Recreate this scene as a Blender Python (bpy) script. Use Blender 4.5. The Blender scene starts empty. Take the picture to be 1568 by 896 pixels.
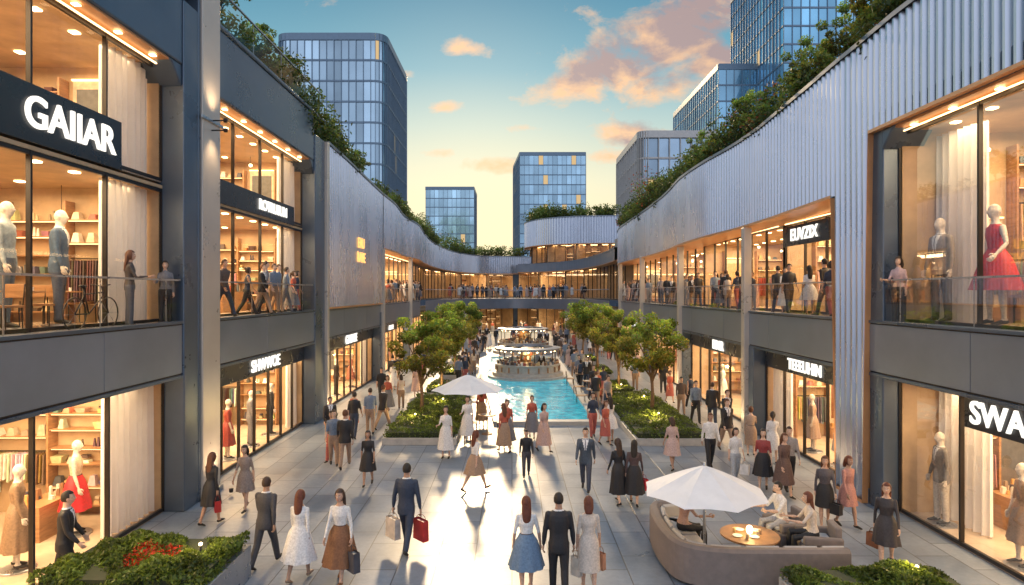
import bpy, math, random
import numpy as np
from mathutils import Vector, Matrix
R=random.Random(11); NR=np.random.RandomState(5)
sc=bpy.context.scene
sc.view_settings.view_transform='Standard'; sc.view_settings.look='None'; sc.view_settings.exposure=0
PEND=[]
def link(o): PEND.append(o); return o
def empty(name,loc=(0,0,0)):
    o=bpy.data.objects.new(name,None); o.location=loc; o.empty_display_size=.2; return link(o)
# ---------------------------------------------------------------- materials
def nmat(name):
    m=bpy.data.materials.new(name); m.use_nodes=True; nt=m.node_tree
    b=nt.nodes.get('Principled BSDF'); return m,nt,b
def noise(nt,scale,detail=4,rough=.5,coord='Object',stretch=None):
    tc=nt.nodes.new('ShaderNodeTexCoord'); n=nt.nodes.new('ShaderNodeTexNoise')
    n.inputs['Scale'].default_value=scale; n.inputs['Detail'].default_value=detail; n.inputs['Roughness'].default_value=rough
    if stretch:
        mp=nt.nodes.new('ShaderNodeMapping'); mp.inputs['Scale'].default_value=stretch
        nt.links.new(tc.outputs[coord],mp.inputs['Vector']); nt.links.new(mp.outputs['Vector'],n.inputs['Vector'])
    else: nt.links.new(tc.outputs[coord],n.inputs['Vector'])
    return n
def ramp(nt,src,stops):
    r=nt.nodes.new('ShaderNodeValToRGB'); e=r.color_ramp.elements
    while len(e)<len(stops): e.new(.5)
    for i,(p,c) in enumerate(stops):
        e[i].position=p; e[i].color=(c[0],c[1],c[2],1) if not isinstance(c,(int,float)) else (c,c,c,1)
    nt.links.new(src,r.inputs['Fac']); return r
def simple(name,col,rough=.5,metal=0,var=.12,scale=3,bump=0,emit=None,es=0,stretch=None,trans=0):
    m,nt,b=nmat(name)
    n=noise(nt,scale,5,.6,stretch=stretch)
    r=ramp(nt,n.outputs['Fac'],[(.3,[c*(1-var) for c in col]),(.7,[min(1,c*(1+var)) for c in col])])
    nt.links.new(r.outputs['Color'],b.inputs['Base Color'])
    rr=ramp(nt,n.outputs['Fac'],[(.25,max(.02,rough*.75)),(.75,min(1,rough*1.25))])
    nt.links.new(rr.outputs['Color'],b.inputs['Roughness'])
    b.inputs['Metallic'].default_value=metal
    if bump:
        bp=nt.nodes.new('ShaderNodeBump'); bp.inputs['Strength'].default_value=bump; bp.inputs['Distance'].default_value=.02
        nt.links.new(n.outputs['Fac'],bp.inputs['Height']); nt.links.new(bp.outputs['Normal'],b.inputs['Normal'])
    if emit: b.inputs['Emission Color'].default_value=(*emit,1); b.inputs['Emission Strength'].default_value=es
    if trans:
        t=nt.nodes.new('ShaderNodeBsdfTranslucent'); ms=nt.nodes.new('ShaderNodeMixShader'); ms.inputs[0].default_value=trans
        nt.links.new(r.outputs['Color'],t.inputs['Color']); nt.links.new(b.outputs[0],ms.inputs[1]); nt.links.new(t.outputs[0],ms.inputs[2])
        nt.links.new(ms.outputs[0],nt.nodes['Material Output'].inputs['Surface'])
    return m
def attrmat(name,rough=.7,metal=0,trans=0,nscale=40):
    m,nt,b=nmat(name)
    a=nt.nodes.new('ShaderNodeAttribute'); a.attribute_name='Col'
    n=noise(nt,nscale,3); r=ramp(nt,n.outputs['Fac'],[(.3,.78),(.7,1.15)])
    mx=nt.nodes.new('ShaderNodeMix'); mx.data_type='RGBA'; mx.blend_type='MULTIPLY'; mx.inputs[0].default_value=1
    nt.links.new(a.outputs['Color'],mx.inputs[6]); nt.links.new(r.outputs['Color'],mx.inputs[7])
    nt.links.new(mx.outputs[2],b.inputs['Base Color'])
    b.inputs['Roughness'].default_value=rough; b.inputs['Metallic'].default_value=metal
    if trans:
        t=nt.nodes.new('ShaderNodeBsdfTranslucent'); ms=nt.nodes.new('ShaderNodeMixShader'); ms.inputs[0].default_value=trans
        nt.links.new(mx.outputs[2],t.inputs['Color']); nt.links.new(b.outputs[0],ms.inputs[1]); nt.links.new(t.outputs[0],ms.inputs[2])
        nt.links.new(ms.outputs[0],nt.nodes['Material Output'].inputs['Surface'])
    return m
def emis(name,col,s):
    m=bpy.data.materials.new(name); m.use_nodes=True; nt=m.node_tree; nt.nodes.clear()
    e=nt.nodes.new('ShaderNodeEmission'); o=nt.nodes.new('ShaderNodeOutputMaterial'); e.inputs[0].default_value=(*col,1); e.inputs[1].default_value=s
    nt.links.new(e.outputs[0],o.inputs[0]); return m
def glassmat(name,tint=(1,.97,.92),k=.4,base=.02):
    m=bpy.data.materials.new(name); m.use_nodes=True; nt=m.node_tree; nt.nodes.clear()
    t=nt.nodes.new('ShaderNodeBsdfTransparent'); t.inputs[0].default_value=(*tint,1)
    g=nt.nodes.new('ShaderNodeBsdfGlossy'); g.inputs['Roughness'].default_value=.02
    f=nt.nodes.new('ShaderNodeFresnel'); f.inputs[0].default_value=1.45
    ma=nt.nodes.new('ShaderNodeMath'); ma.operation='MULTIPLY_ADD'; ma.inputs[1].default_value=k; ma.inputs[2].default_value=base
    nt.links.new(f.outputs[0],ma.inputs[0]); ms=nt.nodes.new('ShaderNodeMixShader'); o=nt.nodes.new('ShaderNodeOutputMaterial')
    nt.links.new(ma.outputs[0],ms.inputs[0]); nt.links.new(t.outputs[0],ms.inputs[1]); nt.links.new(g.outputs[0],ms.inputs[2]); nt.links.new(ms.outputs[0],o.inputs[0]); return m
M_person=attrmat('fabric_skin_hair',.62,nscale=30)
M_goods=attrmat('merchandise',.45,nscale=8)
M_leaf=attrmat('leaves',.5,trans=.4,nscale=3)
M_frame=simple('blue_grey_metal_panel',(.10,.135,.185),.30,.5,.14,.7)
M_beam=simple('slab_edge_panel',(.20,.235,.29),.36,.4,.12,.6)
M_rib=simple('ribbed_aluminium',(.50,.54,.62),.27,.85,.14,.5,stretch=(1,1,.3))
M_dark=simple('dark_bronze_mullion',(.035,.03,.028),.35,.5)
M_sign=simple('sign_board',(.03,.032,.038),.3,.2)
M_soffit=simple('bronze_soffit',(.58,.28,.12),.4,.15,.15,1.2)
M_wall=simple('warm_plaster',(.50,.35,.21),.7,0,.2,1.5)
M_wood=simple('warm_wood',(.34,.18,.085),.45,0,.3,3,stretch=(1,1,6))
M_infloor=simple('shop_floor_stone',(.50,.39,.29),.22,0,.15,2)
M_curt=simple('cream_curtain',(.82,.80,.79),.85,0,.05,2,trans=.18)
M_cream=simple('pilaster_metal_glow',(.42,.40,.39),.32,.4,.08,1,emit=(1,.70,.40),es=.05)  # faint warm emission put into the metal stands in for uplighting
M_lamp=emis('warm_lamp',(1,.72,.38),10)
M_led=emis('led_strip',(1,.62,.28),5)
M_lampfar=emis('warm_ceiling_lamp',(1,.62,.28),9)
M_letter=emis('white_letter',(1,.95,.86),1.5)
M_gold=emis('gold_letter',(1,.5,.15),1.8)
M_glass=glassmat('shop_glass',k=.22,base=.015)
M_rail=glassmat('balustrade_glass',(.95,.96,.95),.3,.03)
M_stone=simple('pale_stone',(.40,.39,.37),.45,0,.15,4)
M_hedgecore=simple('dark_hedge_core',(.03,.04,.015),.9)
M_bark=simple('bark',(.14,.085,.05),.85,0,.4,14,bump=.6)
M_white=simple('white_canvas',(.80,.80,.81),.7,0,.05,3,trans=.12)
M_steel=simple('brushed_steel',(.4,.42,.46),.3,.8,.1,3)
M_sofa=simple('taupe_upholstery',(.20,.165,.15),.8,0,.15,8,bump=.1)
M_cush=simple('light_cushion',(.46,.44,.42),.85,0,.08,6)
M_roof=simple('roof_membrane',(.25,.25,.25),.9)
def mulc(nt,a,b):
    mx=nt.nodes.new('ShaderNodeMix'); mx.data_type='RGBA'; mx.blend_type='MULTIPLY'; mx.inputs[0].default_value=1
    nt.links.new(a,mx.inputs[6]); nt.links.new(b,mx.inputs[7]); return mx.outputs[2]
def paving():
    m,nt,b=nmat('stone_paving')
    tc=nt.nodes.new('ShaderNodeTexCoord'); mp=nt.nodes.new('ShaderNodeMapping'); mp.inputs['Rotation'].default_value=(0,0,math.pi/2)
    nt.links.new(tc.outputs['Object'],mp.inputs['Vector'])
    br=nt.nodes.new('ShaderNodeTexBrick'); nt.links.new(mp.outputs['Vector'],br.inputs['Vector'])
    br.inputs['Color1'].default_value=(.135,.17,.22,1); br.inputs['Color2'].default_value=(.24,.27,.31,1); br.inputs['Mortar'].default_value=(.05,.055,.065,1)
    br.inputs['Scale'].default_value=1; br.inputs['Brick Width'].default_value=1.3; br.inputs['Row Height'].default_value=.75; br.inputs['Mortar Size'].default_value=.012
    n=noise(nt,.5,6,.6); r=ramp(nt,n.outputs['Fac'],[(.3,.74),(.7,1.22)])
    n2=noise(nt,9,5,.7); r2=ramp(nt,n2.outputs['Fac'],[(.3,.86),(.7,1.12)])
    c=mulc(nt,mulc(nt,br.outputs['Color'],r.outputs['Color']),r2.outputs['Color']); nt.links.new(c,b.inputs['Base Color'])
    rr=ramp(nt,n.outputs['Fac'],[(.3,.27),(.7,.42)]); nt.links.new(rr.outputs['Color'],b.inputs['Roughness'])
    b.inputs['Specular IOR Level'].default_value=.5
    bp=nt.nodes.new('ShaderNodeBump'); bp.inputs['Strength'].default_value=.35; bp.inputs['Distance'].default_value=.01; bp.invert=True
    nt.links.new(br.outputs['Fac'],bp.inputs['Height']); nt.links.new(bp.outputs['Normal'],b.inputs['Normal']); return m
M_pave=paving()
def water():
    m,nt,b=nmat('pool_water')
    n=noise(nt,1.6,5,.6); n3=noise(nt,5,3,.6)
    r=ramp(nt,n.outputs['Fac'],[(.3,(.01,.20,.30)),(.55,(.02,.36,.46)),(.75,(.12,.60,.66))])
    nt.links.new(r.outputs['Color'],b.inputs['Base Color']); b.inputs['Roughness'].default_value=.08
    nt.links.new(r.outputs['Color'],b.inputs['Emission Color']); b.inputs['Emission Strength'].default_value=.5  # water emits its own colour, standing in for pool lamps
    bp=nt.nodes.new('ShaderNodeBump'); bp.inputs['Strength'].default_value=.5; bp.inputs['Distance'].default_value=.05
    nt.links.new(n3.outputs['Fac'],bp.inputs['Height']); nt.links.new(bp.outputs['Normal'],b.inputs['Normal']); return m
M_water=water()
# ---------------------------------------------------------------- mesh builder
class Fr:
    def __init__(s,o,t,n): s.o=o; s.t=t; s.n=n
    def P(s,a,u,z): return (s.o[0]+s.t[0]*a+s.n[0]*u, s.o[1]+s.t[1]*a+s.n[1]*u, z)
W=Fr((0,0),(1,0),(0,1))
BF=[(0,3,2,1),(4,5,6,7),(0,1,5,4),(1,2,6,5),(2,3,7,6),(3,0,4,7)]
class MB:
    def __init__(s): s.v=[];s.f=[];s.c=[];s.m=[];s.sm=[]
    def add(s,vs,fs,col=(.5,.5,.5),m=None,smooth=False):
        o=len(s.v); s.v.extend(vs)
        for f in fs: s.f.append([i+o for i in f]); s.c.append(col); s.m.append(m); s.sm.append(smooth)
    def fbox(s,F,a0,a1,u0,u1,z0,z1,col=(.5,.5,.5),m=None,tp=0):
        da=(a1-a0)*tp*.5; du=(u1-u0)*tp*.5
        vs=[F.P(a0,u0,z0),F.P(a1,u0,z0),F.P(a1,u1,z0),F.P(a0,u1,z0),F.P(a0+da,u0+du,z1),F.P(a1-da,u0+du,z1),F.P(a1-da,u1-du,z1),F.P(a0+da,u1-du,z1)]
        s.add(vs,BF,col,m)
    def box(s,*a,**k): s.fbox(W,*a,**k)
    def quad(s,F,a0,a1,u,z0,z1,col=(.5,.5,.5),m=None):
        s.add([F.P(a0,u,z0),F.P(a1,u,z0),F.P(a1,u,z1),F.P(a0,u,z1)],[(0,1,2,3)],col,m)
    def tube(s,pts,rad,n=10,col=(.5,.5,.5),m=None,ref=(0,1,0),smooth=True):
        pts=[Vector(p) for p in pts]; N=len(pts); vs=[]
        for i,p in enumerate(pts):
            d=(pts[min(i+1,N-1)]-pts[max(i-1,0)]).normalized(); r=Vector(ref)
            if abs(d.dot(r))>.95: r=Vector((1,0,0))
            a=d.cross(r).normalized(); b=a.cross(d)
            ra,rb=rad[i] if isinstance(rad[i],(tuple,list)) else (rad[i],rad[i])
            for k in range(n):
                t=2*math.pi*k/n; vs.append(tuple(p+a*math.cos(t)*ra+b*math.sin(t)*rb))
        fs=[(i*n+k,i*n+(k+1)%n,(i+1)*n+(k+1)%n,(i+1)*n+k) for i in range(N-1) for k in range(n)]
        fs+= [tuple(range(n))[::-1],tuple(range((N-1)*n,N*n))]
        s.add(vs,fs,col,m,smooth)
    def rings(s,rings,col=(.5,.5,.5),m=None,cap=True,smooth=True):
        n=len(rings[0]); N=len(rings); vs=[tuple(p) for r in rings for p in r]
        fs=[(i*n+k,i*n+(k+1)%n,(i+1)*n+(k+1)%n,(i+1)*n+k) for i in range(N-1) for k in range(n)]
        if cap: fs+=[tuple(range(n))[::-1],tuple(range((N-1)*n,N*n))]
        s.add(vs,fs,col,m,smooth)
    def ell(s,c,r,nu=10,nv=7,col=(.5,.5,.5),m=None,keep=None):
        vs=[];fs=[]
        for j in range(nv+1):
            ph=math.pi*j/nv
            for k in range(nu):
                t=2*math.pi*k/nu; vs.append((c[0]+r[0]*math.sin(ph)*math.cos(t),c[1]+r[1]*math.sin(ph)*math.sin(t),c[2]+r[2]*math.cos(ph)))
        for j in range(nv):
            for k in range(nu):
                f=(j*nu+k,(j+1)*nu+k,(j+1)*nu+(k+1)%nu,j*nu+(k+1)%nu)
                if keep:
                    ce=[sum(vs[i][q] for i in f)/4 for q in range(3)]
                    if not keep(ce): continue
                fs.append(f)
        s.add(vs,fs,col,m,True)
    def rev(s,c,prof,n=24,col=(.5,.5,.5),m=None,smooth=False):
        rs=[[(c[0]+r*math.cos(2*math.pi*k/n),c[1]+r*math.sin(2*math.pi*k/n),c[2]+z) for k in range(n)] for r,z in prof]
        s.rings(rs,col,m,False,smooth)
    def mesh(s,name,default=None):
        me=bpy.data.meshes.new(name); me.from_pydata(s.v,[],s.f)
        mats=[]; idx=[]
        for m in s.m:
            m=m or default
            if m not in mats: mats.append(m)
            idx.append(mats.index(m))
        for m in mats: me.materials.append(m)
        me.polygons.foreach_set('material_index',idx); me.polygons.foreach_set('use_smooth',s.sm)
        lt=np.array([len(f) for f in s.f]); c=np.ones((len(s.f),4),dtype=np.float32); c[:,:3]=np.array(s.c)[:,:3]
        at=me.color_attributes.new('Col','FLOAT_COLOR','CORNER'); at.data.foreach_set('color',np.repeat(c,lt,axis=0).ravel())
        me.update(); return me
    def obj(s,name,default=None,parent=None,bevel=0,loc=None,rot=None):
        o=bpy.data.objects.new(name,s.mesh(name,default or M_goods))
        if parent: o.parent=parent
        if loc: o.location=loc
        if rot: o.rotation_euler=rot
        if bevel:
            b=o.modifiers.new('b','BEVEL'); b.width=bevel; b.segments=2; b.limit_method='ANGLE'
        return link(o)
# ---------------------------------------------------------------- people
SK=[(.62,.40,.29),(.55,.34,.24),(.68,.46,.34),(.42,.25,.17)]
HAIR=[(.02,.014,.01),(.05,.025,.015),(.12,.045,.02),(.03,.02,.015)]
def build_body(fem,pose,wear,voxel):
    mb=MB(); bones=[]; V=Vector
    jacket=wear in('suit','coat'); trous=wear in('suit','casual','coat')
    lean=math.radians(pose.get('lean',2))
    def L(p):
        x,y,z=p; dz=z-.93; return V((x, y*math.cos(lean)+dz*math.sin(lean), .93+dz*math.cos(lean)-y*math.sin(lean)))
    if fem: T=[(.80,.10,.085),(.86,.155,.115),(.94,.172,.12),(1.02,.145,.105),(1.10,.118,.09),(1.2,.13,.10),(1.29,.148,.12),(1.38,.155,.095),(1.435,.12,.075),(1.475,.06,.055),(1.53,.046,.05),(1.6,.045,.05)]
    else: T=[(.80,.10,.09),(.86,.155,.115),(.94,.168,.12),(1.02,.155,.11),(1.10,.15,.108),(1.2,.163,.115),(1.3,.178,.12),(1.39,.18,.105),(1.445,.14,.08),(1.48,.07,.062),(1.53,.056,.06),(1.6,.055,.058)]
    if jacket:
        T=[(.76,.165,.125),(.8,.178,.135),(.9,.182,.137),(1.0,.165,.122),(1.1,.158,.115)]+[(z,a+.012,b+.01) if z<1.46 else (z,a,b) for z,a,b in T[5:]]
    rs=[]
    for z,a,b in T:
        rs.append([L((a*math.cos(t),b*math.sin(t)*(1.0),z)) for t in [2*math.pi*k/16 for k in range(16)]])
    mb.rings(rs)
    hc=L((0,.012,1.645)); 
    mb.ell(hc,(.073,.092,.108),14,10); mb.ell(hc+V((0,.025,-.055)),(.052,.062,.058),12,8)
    mb.tube([hc+V((0,.085,.01)),hc+V((0,.108,-.022)),hc+V((0,.09,-.03))],[.012,.017,.012],8)
    for s in(-1,1): mb.ell(hc+V((s*.076,-.005,-.012)),(.014,.02,.03),8,6)
    bones.append((L((0,0,.86)),L((0,0,1.36)),.155,'torso')); bones.append((L((-.1,0,1.38)),L((.1,0,1.38)),.09,'torso'))
    bones.append((L((0,0,1.50)),L((0,0,1.55)),.05,'neck')); bones.append((hc,hc+V((0,0,.01)),.115,'head'))
    hands=[]; sw=.152 if fem else .175
    ar=1.12 if jacket else 1.0
    for i,s in enumerate((1,-1)):
        f,o,e=[math.radians(q) for q in pose['arms'][i]]
        sh=L((s*sw,0,1.395)); inn=pose.get('inn',[0,0])[i]
        d1=V((s*math.sin(o),math.sin(f)*math.cos(o),-math.cos(f)*math.cos(o)))
        el=sh+d1*.285; o2=o*.5-math.radians(inn)
        d2=V((s*math.sin(o2),math.sin(f+e)*math.cos(o2),-math.cos(f+e)*math.cos(o2))); wr=el+d2*.245; pa=wr+d2*.085
        k=.85 if fem else 1.05
        mb.tube([sh-d1*.01,sh+d1*.09,el,el+d2*.07,wr-d2*.03,wr],[.052*k*ar,.05*k*ar,.038*k*ar,.04*k*ar,.029*ar*k,.022],10)
        mb.ell(sh,(.055*k*ar,.055*k*ar,.055*k*ar),10,7)
        mb.tube([wr-d2*.01,wr+d2*.03,pa,pa+d2*.012],[(.02,.024),(.021,.036),(.02,.04),(.014,.03)],8)
        bones+=[(sh,el,.055,'uarm'),(el,wr-d2*.01,.042,'farm'),(wr+d2*.015,pa,.036,'hand')]
        hands.append((pa,d2,s))
    for i,s in enumerate((1,-1)):
        h,k=[math.radians(q) for q in pose['legs'][i]]
        hp=V((s*.088,0,.90)); sp=pose.get('spread',.015)
        d1=V((s*sp,math.sin(h),-math.cos(h))).normalized(); kn=hp+d1*.42; a=h-k
        d2=V((0,math.sin(a),-math.cos(a))); an=kn+d2*.405; fa=a*.75
        fw=V((0,math.cos(fa),math.sin(fa))); dn=V((0,math.sin(fa),-math.cos(fa)))
        if trous: rr=[.098,.092,.07,.068,.06,.058]
        else: rr=[.088,.08,.05,.052,.036,.033]
        mb.tube([hp+V((0,0,.03)),hp+d1*.14,kn,kn+d2*.12,an-d2*.1,an],rr,12)
        mb.tube([an-fw*.055+dn*.035,an-fw*.02+dn*.025,an+fw*.07+dn*.04,an+fw*.15+dn*.055,an+fw*.185+dn*.06],[(.028,.03),(.036,.045),(.04,.033),(.042,.022),(.025,.014)],10,ref=(0,0,1))
        bones+=[(hp,kn,.08,'thigh'),(kn,an-d2*.02,.06,'shin'),(an+dn*.03-fw*.03,an+fw*.15+dn*.05,.04,'foot')]
    me=mb.mesh('t',M_person); ob=bpy.data.objects.new('t',me); bpy.context.collection.objects.link(ob)
    m=ob.modifiers.new('r','REMESH'); m.mode='VOXEL'; m.voxel_size=voxel; m.use_smooth_shade=True
    m2=ob.modifiers.new('s','SMOOTH'); m2.factor=.5; m2.iterations=2
    dg=bpy.context.evaluated_depsgraph_get(); ev=ob.evaluated_get(dg); em=ev.to_mesh()
    nv=len(em.vertices); co=np.empty(nv*3); em.vertices.foreach_get('co',co); co=co.reshape(-1,3)
    faces=[tuple(p.vertices) for p in em.polygons]
    ev.to_mesh_clear(); bpy.data.objects.remove(ob); bpy.data.meshes.remove(me)
    return co,faces,bones,hands,hc,L
def person_mesh(name,fem=False,wear='suit',top=(.03,.035,.05),bot=(.03,.035,.05),skin=None,hair=None,hl='short',pose=None,voxel=.024,hem=.5,sleeve=1,shoe=(.02,.015,.012),flare=.1,mannequin=False):
    skin=skin or R.choice(SK); hair=hair or R.choice(HAIR)
    pose=pose or WALK(24)
    co,faces,bones,hands,hc,L=build_body(fem,pose,wear,voxel)
    fi=np.array([f[:4] if len(f)>=4 else (f[0],f[1],f[2],f[2]) for f in faces]); ctr=co[fi].mean(axis=1)
    best=np.full(len(ctr),9e9); lab=np.zeros(len(ctr),int); names=[]
    for bi,(a,b,r,nm) in enumerate(bones):
        a=np.array(a);b=np.array(b); ab=b-a; t=np.clip(((ctr-a)@ab)/(ab@ab),0,1); d=np.linalg.norm(ctr-a-t[:,None]*ab,axis=1)/r
        q=d<best; best[q]=d[q]; lab[q]=bi; names.append(nm)
    legc=skin if (wear in('dress','skirt','shorts') ) else bot
    cm={'torso':top,'uarm':top if sleeve>0 or wear in('suit','coat') else skin,'farm':top if sleeve>1 or wear in('suit','coat') else skin,'hand':skin,'neck':skin,'head':skin,'thigh':legc,'shin':legc,'foot':shoe}
    jz=.79 if wear in('suit','coat') else .97
    mb=MB(); o=[tuple(v) for v in co]; mb.v=o; mb.f=[list(f) for f in faces]
    for i in range(len(faces)):
        nm=names[lab[i]]; c=cm[nm]; x,y,z=ctr[i]
        if nm=='torso' and z<jz: c=bot
        if nm=='thigh' and z>jz: c=top
        if nm=='torso' and wear=='suit' and y>.03 and z>1.14 and abs(x)<(z-1.10)*.26: c=(.75,.75,.76)
        if nm in('torso','neck') and z>1.455: c=skin if wear not in('suit','casual') or z>1.49 else (.7,.7,.7) if wear=='suit' and z>1.47 else top
        if nm=='torso' and wear=='suit' and y>.05 and 1.14<z<1.44 and abs(x)<.014: c=(.05,.05,.08)
        mb.c.append(c); mb.m.append(None); mb.sm.append(True)
    V=Vector
    for (pa,d,s) in hands:
        side=V((-s,0,0)); fwd=d.cross(side).normalized()
        if fwd.y<0: fwd=-fwd
        for q,(off,ln) in enumerate([(.028,.07),(.010,.08),(-.009,.075),(-.027,.058)]):
            p0=pa+fwd*off-d*.008; p1=p0+d*ln*.5+side*.006; p2=p1+d*ln*.32+side*.02; p3=p2+side*.018+d*.006
            mb.tube([p0,p1,p2,p3],[.0095,.009,.008,.006],6,skin,ref=(.3,.9,.1))
        b0=pa-d*.06+fwd*.028; mb.tube([b0,b0+fwd*.022+d*.03+side*.01,b0+fwd*.024+d*.06+side*.018],[.012,.011,.008],6,skin,ref=(.3,.1,.9))
    if not mannequin:
        dk=(.02,.012,.01)
        for s in(-1,1):
            mb.ell(hc+V((s*.030,.082,.008)),(.014,.008,.008),8,5,(.7,.68,.65)); mb.ell(hc+V((s*.030,.088,.008)),(.006,.005,.006),6,4,dk)
            mb.tube([hc+V((s*.016,.09,.027)),hc+V((s*.032,.088,.031)),hc+V((s*.048,.076,.027))],[.003,.004,.002],5,hair,ref=(0,0,1))
        mb.ell(hc+V((0,.087,-.06)),(.021,.008,.007),8,5,(.45,.12,.10) if fem else (.4,.2,.16))
        g=.012 if hl=='short' else .018
        def kp(c):
            dy=c[1]-hc.y; dz=c[2]-hc.z
            if dz>.062: return True
            if hl=='short': return dy<.03 and dz>-.055 and (dy<-.015 or dz>.0)
            return dy<.035
        mb.ell(hc+V((0,-.010,.010)),(.073+g,.092+g,.108+g),16,12,hair,None,kp)
        if hl in('long','mid'):
            end=-.36 if hl=='long' else -.17; rr=[]
            for q in range(8):
                t=q/7; z=.05+t*(end-.05); w=.078+.02*math.sin(t*2.6)-.03*t*t; y=-.052-.05*t**.7-(.01 if t>.5 else 0); dp=.052-.018*t
                rr.append([hc+V(((w+.004*math.sin(5*k))*math.cos(2*math.pi*k/14),y+dp*math.sin(2*math.pi*k/14),z)) for k in range(14)])
            mb.rings(rr,hair)
        elif hl=='pony':
            mb.tube([hc+V((0,-.09,.05)),hc+V((0,-.14,.03)),hc+V((0,-.15,-.08)),hc+V((0,-.13,-.2))],[.02,.032,.034,.012],8,hair)
        elif hl=='bun': mb.ell(hc+V((0,-.10,.07)),(.045,.045,.045),10,7,hair)
    if wear in('dress','skirt'):
        st=max(abs(math.sin(math.radians(pose['legs'][0][0]))),abs(math.sin(math.radians(pose['legs'][1][0])))); n=40; rr=[]
        zs=[1.09,1.03,.96,.88]+[.88+(hem-.88)*q/6 for q in range(1,7)]
        for z in zs:
            t=max(0,(1.09-z)/(1.09-hem)); a=.125+(.06*min(1,(1.09-z)/.15))+flare*t; b=.098+.04*min(1,(1.09-z)/.15)+(flare*.8+st*.16)*t
            amp=.018*t*t*(1 if flare>.04 else .2)
            row=[]
            for k in range(n):
                th=2*math.pi*k/n; p=((a+amp*math.sin(9*th+1)+.6*amp*math.sin(14*th))*math.cos(th),(b+amp*math.sin(9*th+1))*math.sin(th),z)
                row.append(L(p) if z>.9 else p)
            rr.append(row)
        mb.rings(rr,top if wear=='dress' else bot,None,False)
        mb.tube([L((0,0,1.075)),L((0,0,1.10))],[(.128,.102),(.124,.099)],20,(.05,.03,.03) if wear=='skirt' else tuple(c*.8 for c in top),ref=(0,1,0))
    v=np.array([tuple(p) for p in mb.v]); zmin=pose.get('z0',v[:,2].min()); v[:,2]-=zmin; mb.v=[tuple(p) for p in v]
    me=mb.mesh(name,M_person)
    hs=[(pa-V((0,0,zmin)),d) for pa,d,s in hands]
    return me,hs
def WALK(a=24,ph=1,arms=None,lean=3):
    l1=(a,6); l2=(-a*.75,14); legs=[l1,l2] if ph>0 else [l2,l1]
    ar=[(-a*.8*ph,9,14),(a*.8*ph,9,14)]
    if arms:
        for i in(0,1):
            if arms[i]: ar[i]=arms[i]
    return dict(legs=legs,arms=ar,lean=lean)
def STAND(arms=None): 
    ar=[(5,9,12),(-3,9,12)]
    if arms:
        for i in(0,1):
            if arms[i]: ar[i]=arms[i]
    return dict(legs=[(3,3),(-2,2)],arms=ar,lean=1,spread=.04)
def SIT(): return dict(legs=[(86,84),(80,88)],arms=[(35,12,55),(40,10,60)],lean=8,seat=True,spread=.12,z0=.50-.45*1.03+.29)
def place(me,name,x,y,ang,h=1.7,z=0):
    o=bpy.data.objects.new(name,me); s=h/1.755; o.scale=(s,s,s); o.location=(x,y,z); o.rotation_euler=(0,0,math.radians(ang)); return link(o)
def bag(hand,ob_loc,ang,h,col,w=.34,ht=.36,d=.14):
    s=h/1.755; p=Matrix.Rotation(math.radians(ang),3,'Z')@(Vector(hand[0])*s)+Vector(ob_loc)
    mb=MB(); drop=.14; z1=-drop; z0=z1-ht
    vs=[(-d/2,-w/2,z0),(d/2,-w/2,z0),(d/2,w/2,z0),(-d/2,w/2,z0),(-d/2*.9,-w/2*.96,z1),(d/2*.9,-w/2*.96,z1),(d/2*.9,w/2*.96,z1),(-d/2*.9,w/2*.96,z1)]
    mb.add(vs,[BF[0]]+list(BF[2:]),col)
    mb.add([(-d*.38,-w*.42,z1-.03),(d*.38,-w*.42,z1-.03),(d*.38,w*.42,z1-.03),(-d*.38,w*.42,z1-.03)],[(0,1,2,3)],tuple(c*.7+.1 for c in col))
    for s2 in(-1,1):
        mb.tube([(s2*d*.43,-w*.25,z1-.02),(s2*d*.3,-w*.2,z1+.07),(s2*.012,-.03,-.035),(s2*.012,.03,-.035),(s2*d*.3,w*.2,z1+.07),(s2*d*.43,w*.25,z1-.02)],[.006]*6,5,tuple(c*.5 for c in col),ref=(1,0,0))
    mb.obj('shopping_bag',M_goods,loc=tuple(p),rot=(0,0,math.radians(ang+50)))
def person(name,x,y,ang,h,bags=None,z=0,**k):
    me,hs=person_mesh(name,**k); place(me,name,x,y,ang,h,z)
    for side,col,*sz in (bags or []):
        bag(hs[0 if side=='R' else 1],(x,y,z),ang,h,col,*(sz or []))
NAVY=(.025,.038,.07); BLK=(.016,.016,.02); WHT=(.72,.70,.68); CRM=(.62,.53,.45); RED=(.5,.02,.03); BRN=(.20,.085,.035); TAN=(.33,.22,.15); GRY=(.16,.16,.18); BLU=(.13,.21,.32)
AUB=(.13,.035,.015)
nv=.0135
person('man_in_suit',-2.21,13.26,-8,1.84,voxel=nv,top=NAVY,bot=NAVY,hair=HAIR[0],pose=WALK(26,-1,[(-4,15,8),(-2,15,8)]),bags=[('L',CRM,.38,.42),('R',(.45,.03,.03),.38,.42)])
person('man_in_suit',-4.86,12.5,-12,1.76,voxel=nv,top=(.045,.045,.055),bot=(.045,.045,.055),hair=HAIR[1],pose=WALK(22,1))
person('woman_in_white_dress',-3.99,11.9,-10,1.68,fem=True,wear='dress',top=WHT,hl='long',hair=AUB,hem=.42,flare=.16,sleeve=2,voxel=nv,pose=WALK(16,1),shoe=TAN)
person('woman_in_brown_skirt',-3.2,11.85,172,1.74,fem=True,wear='skirt',top=WHT,bot=BRN,hl='long',hair=HAIR[1],hem=.36,flare=.16,sleeve=2,voxel=nv,pose=WALK(18,-1,[None,(4,14,10)]),bags=[('L',(.06,.06,.075),.42,.36)],shoe=BRN)
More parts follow.
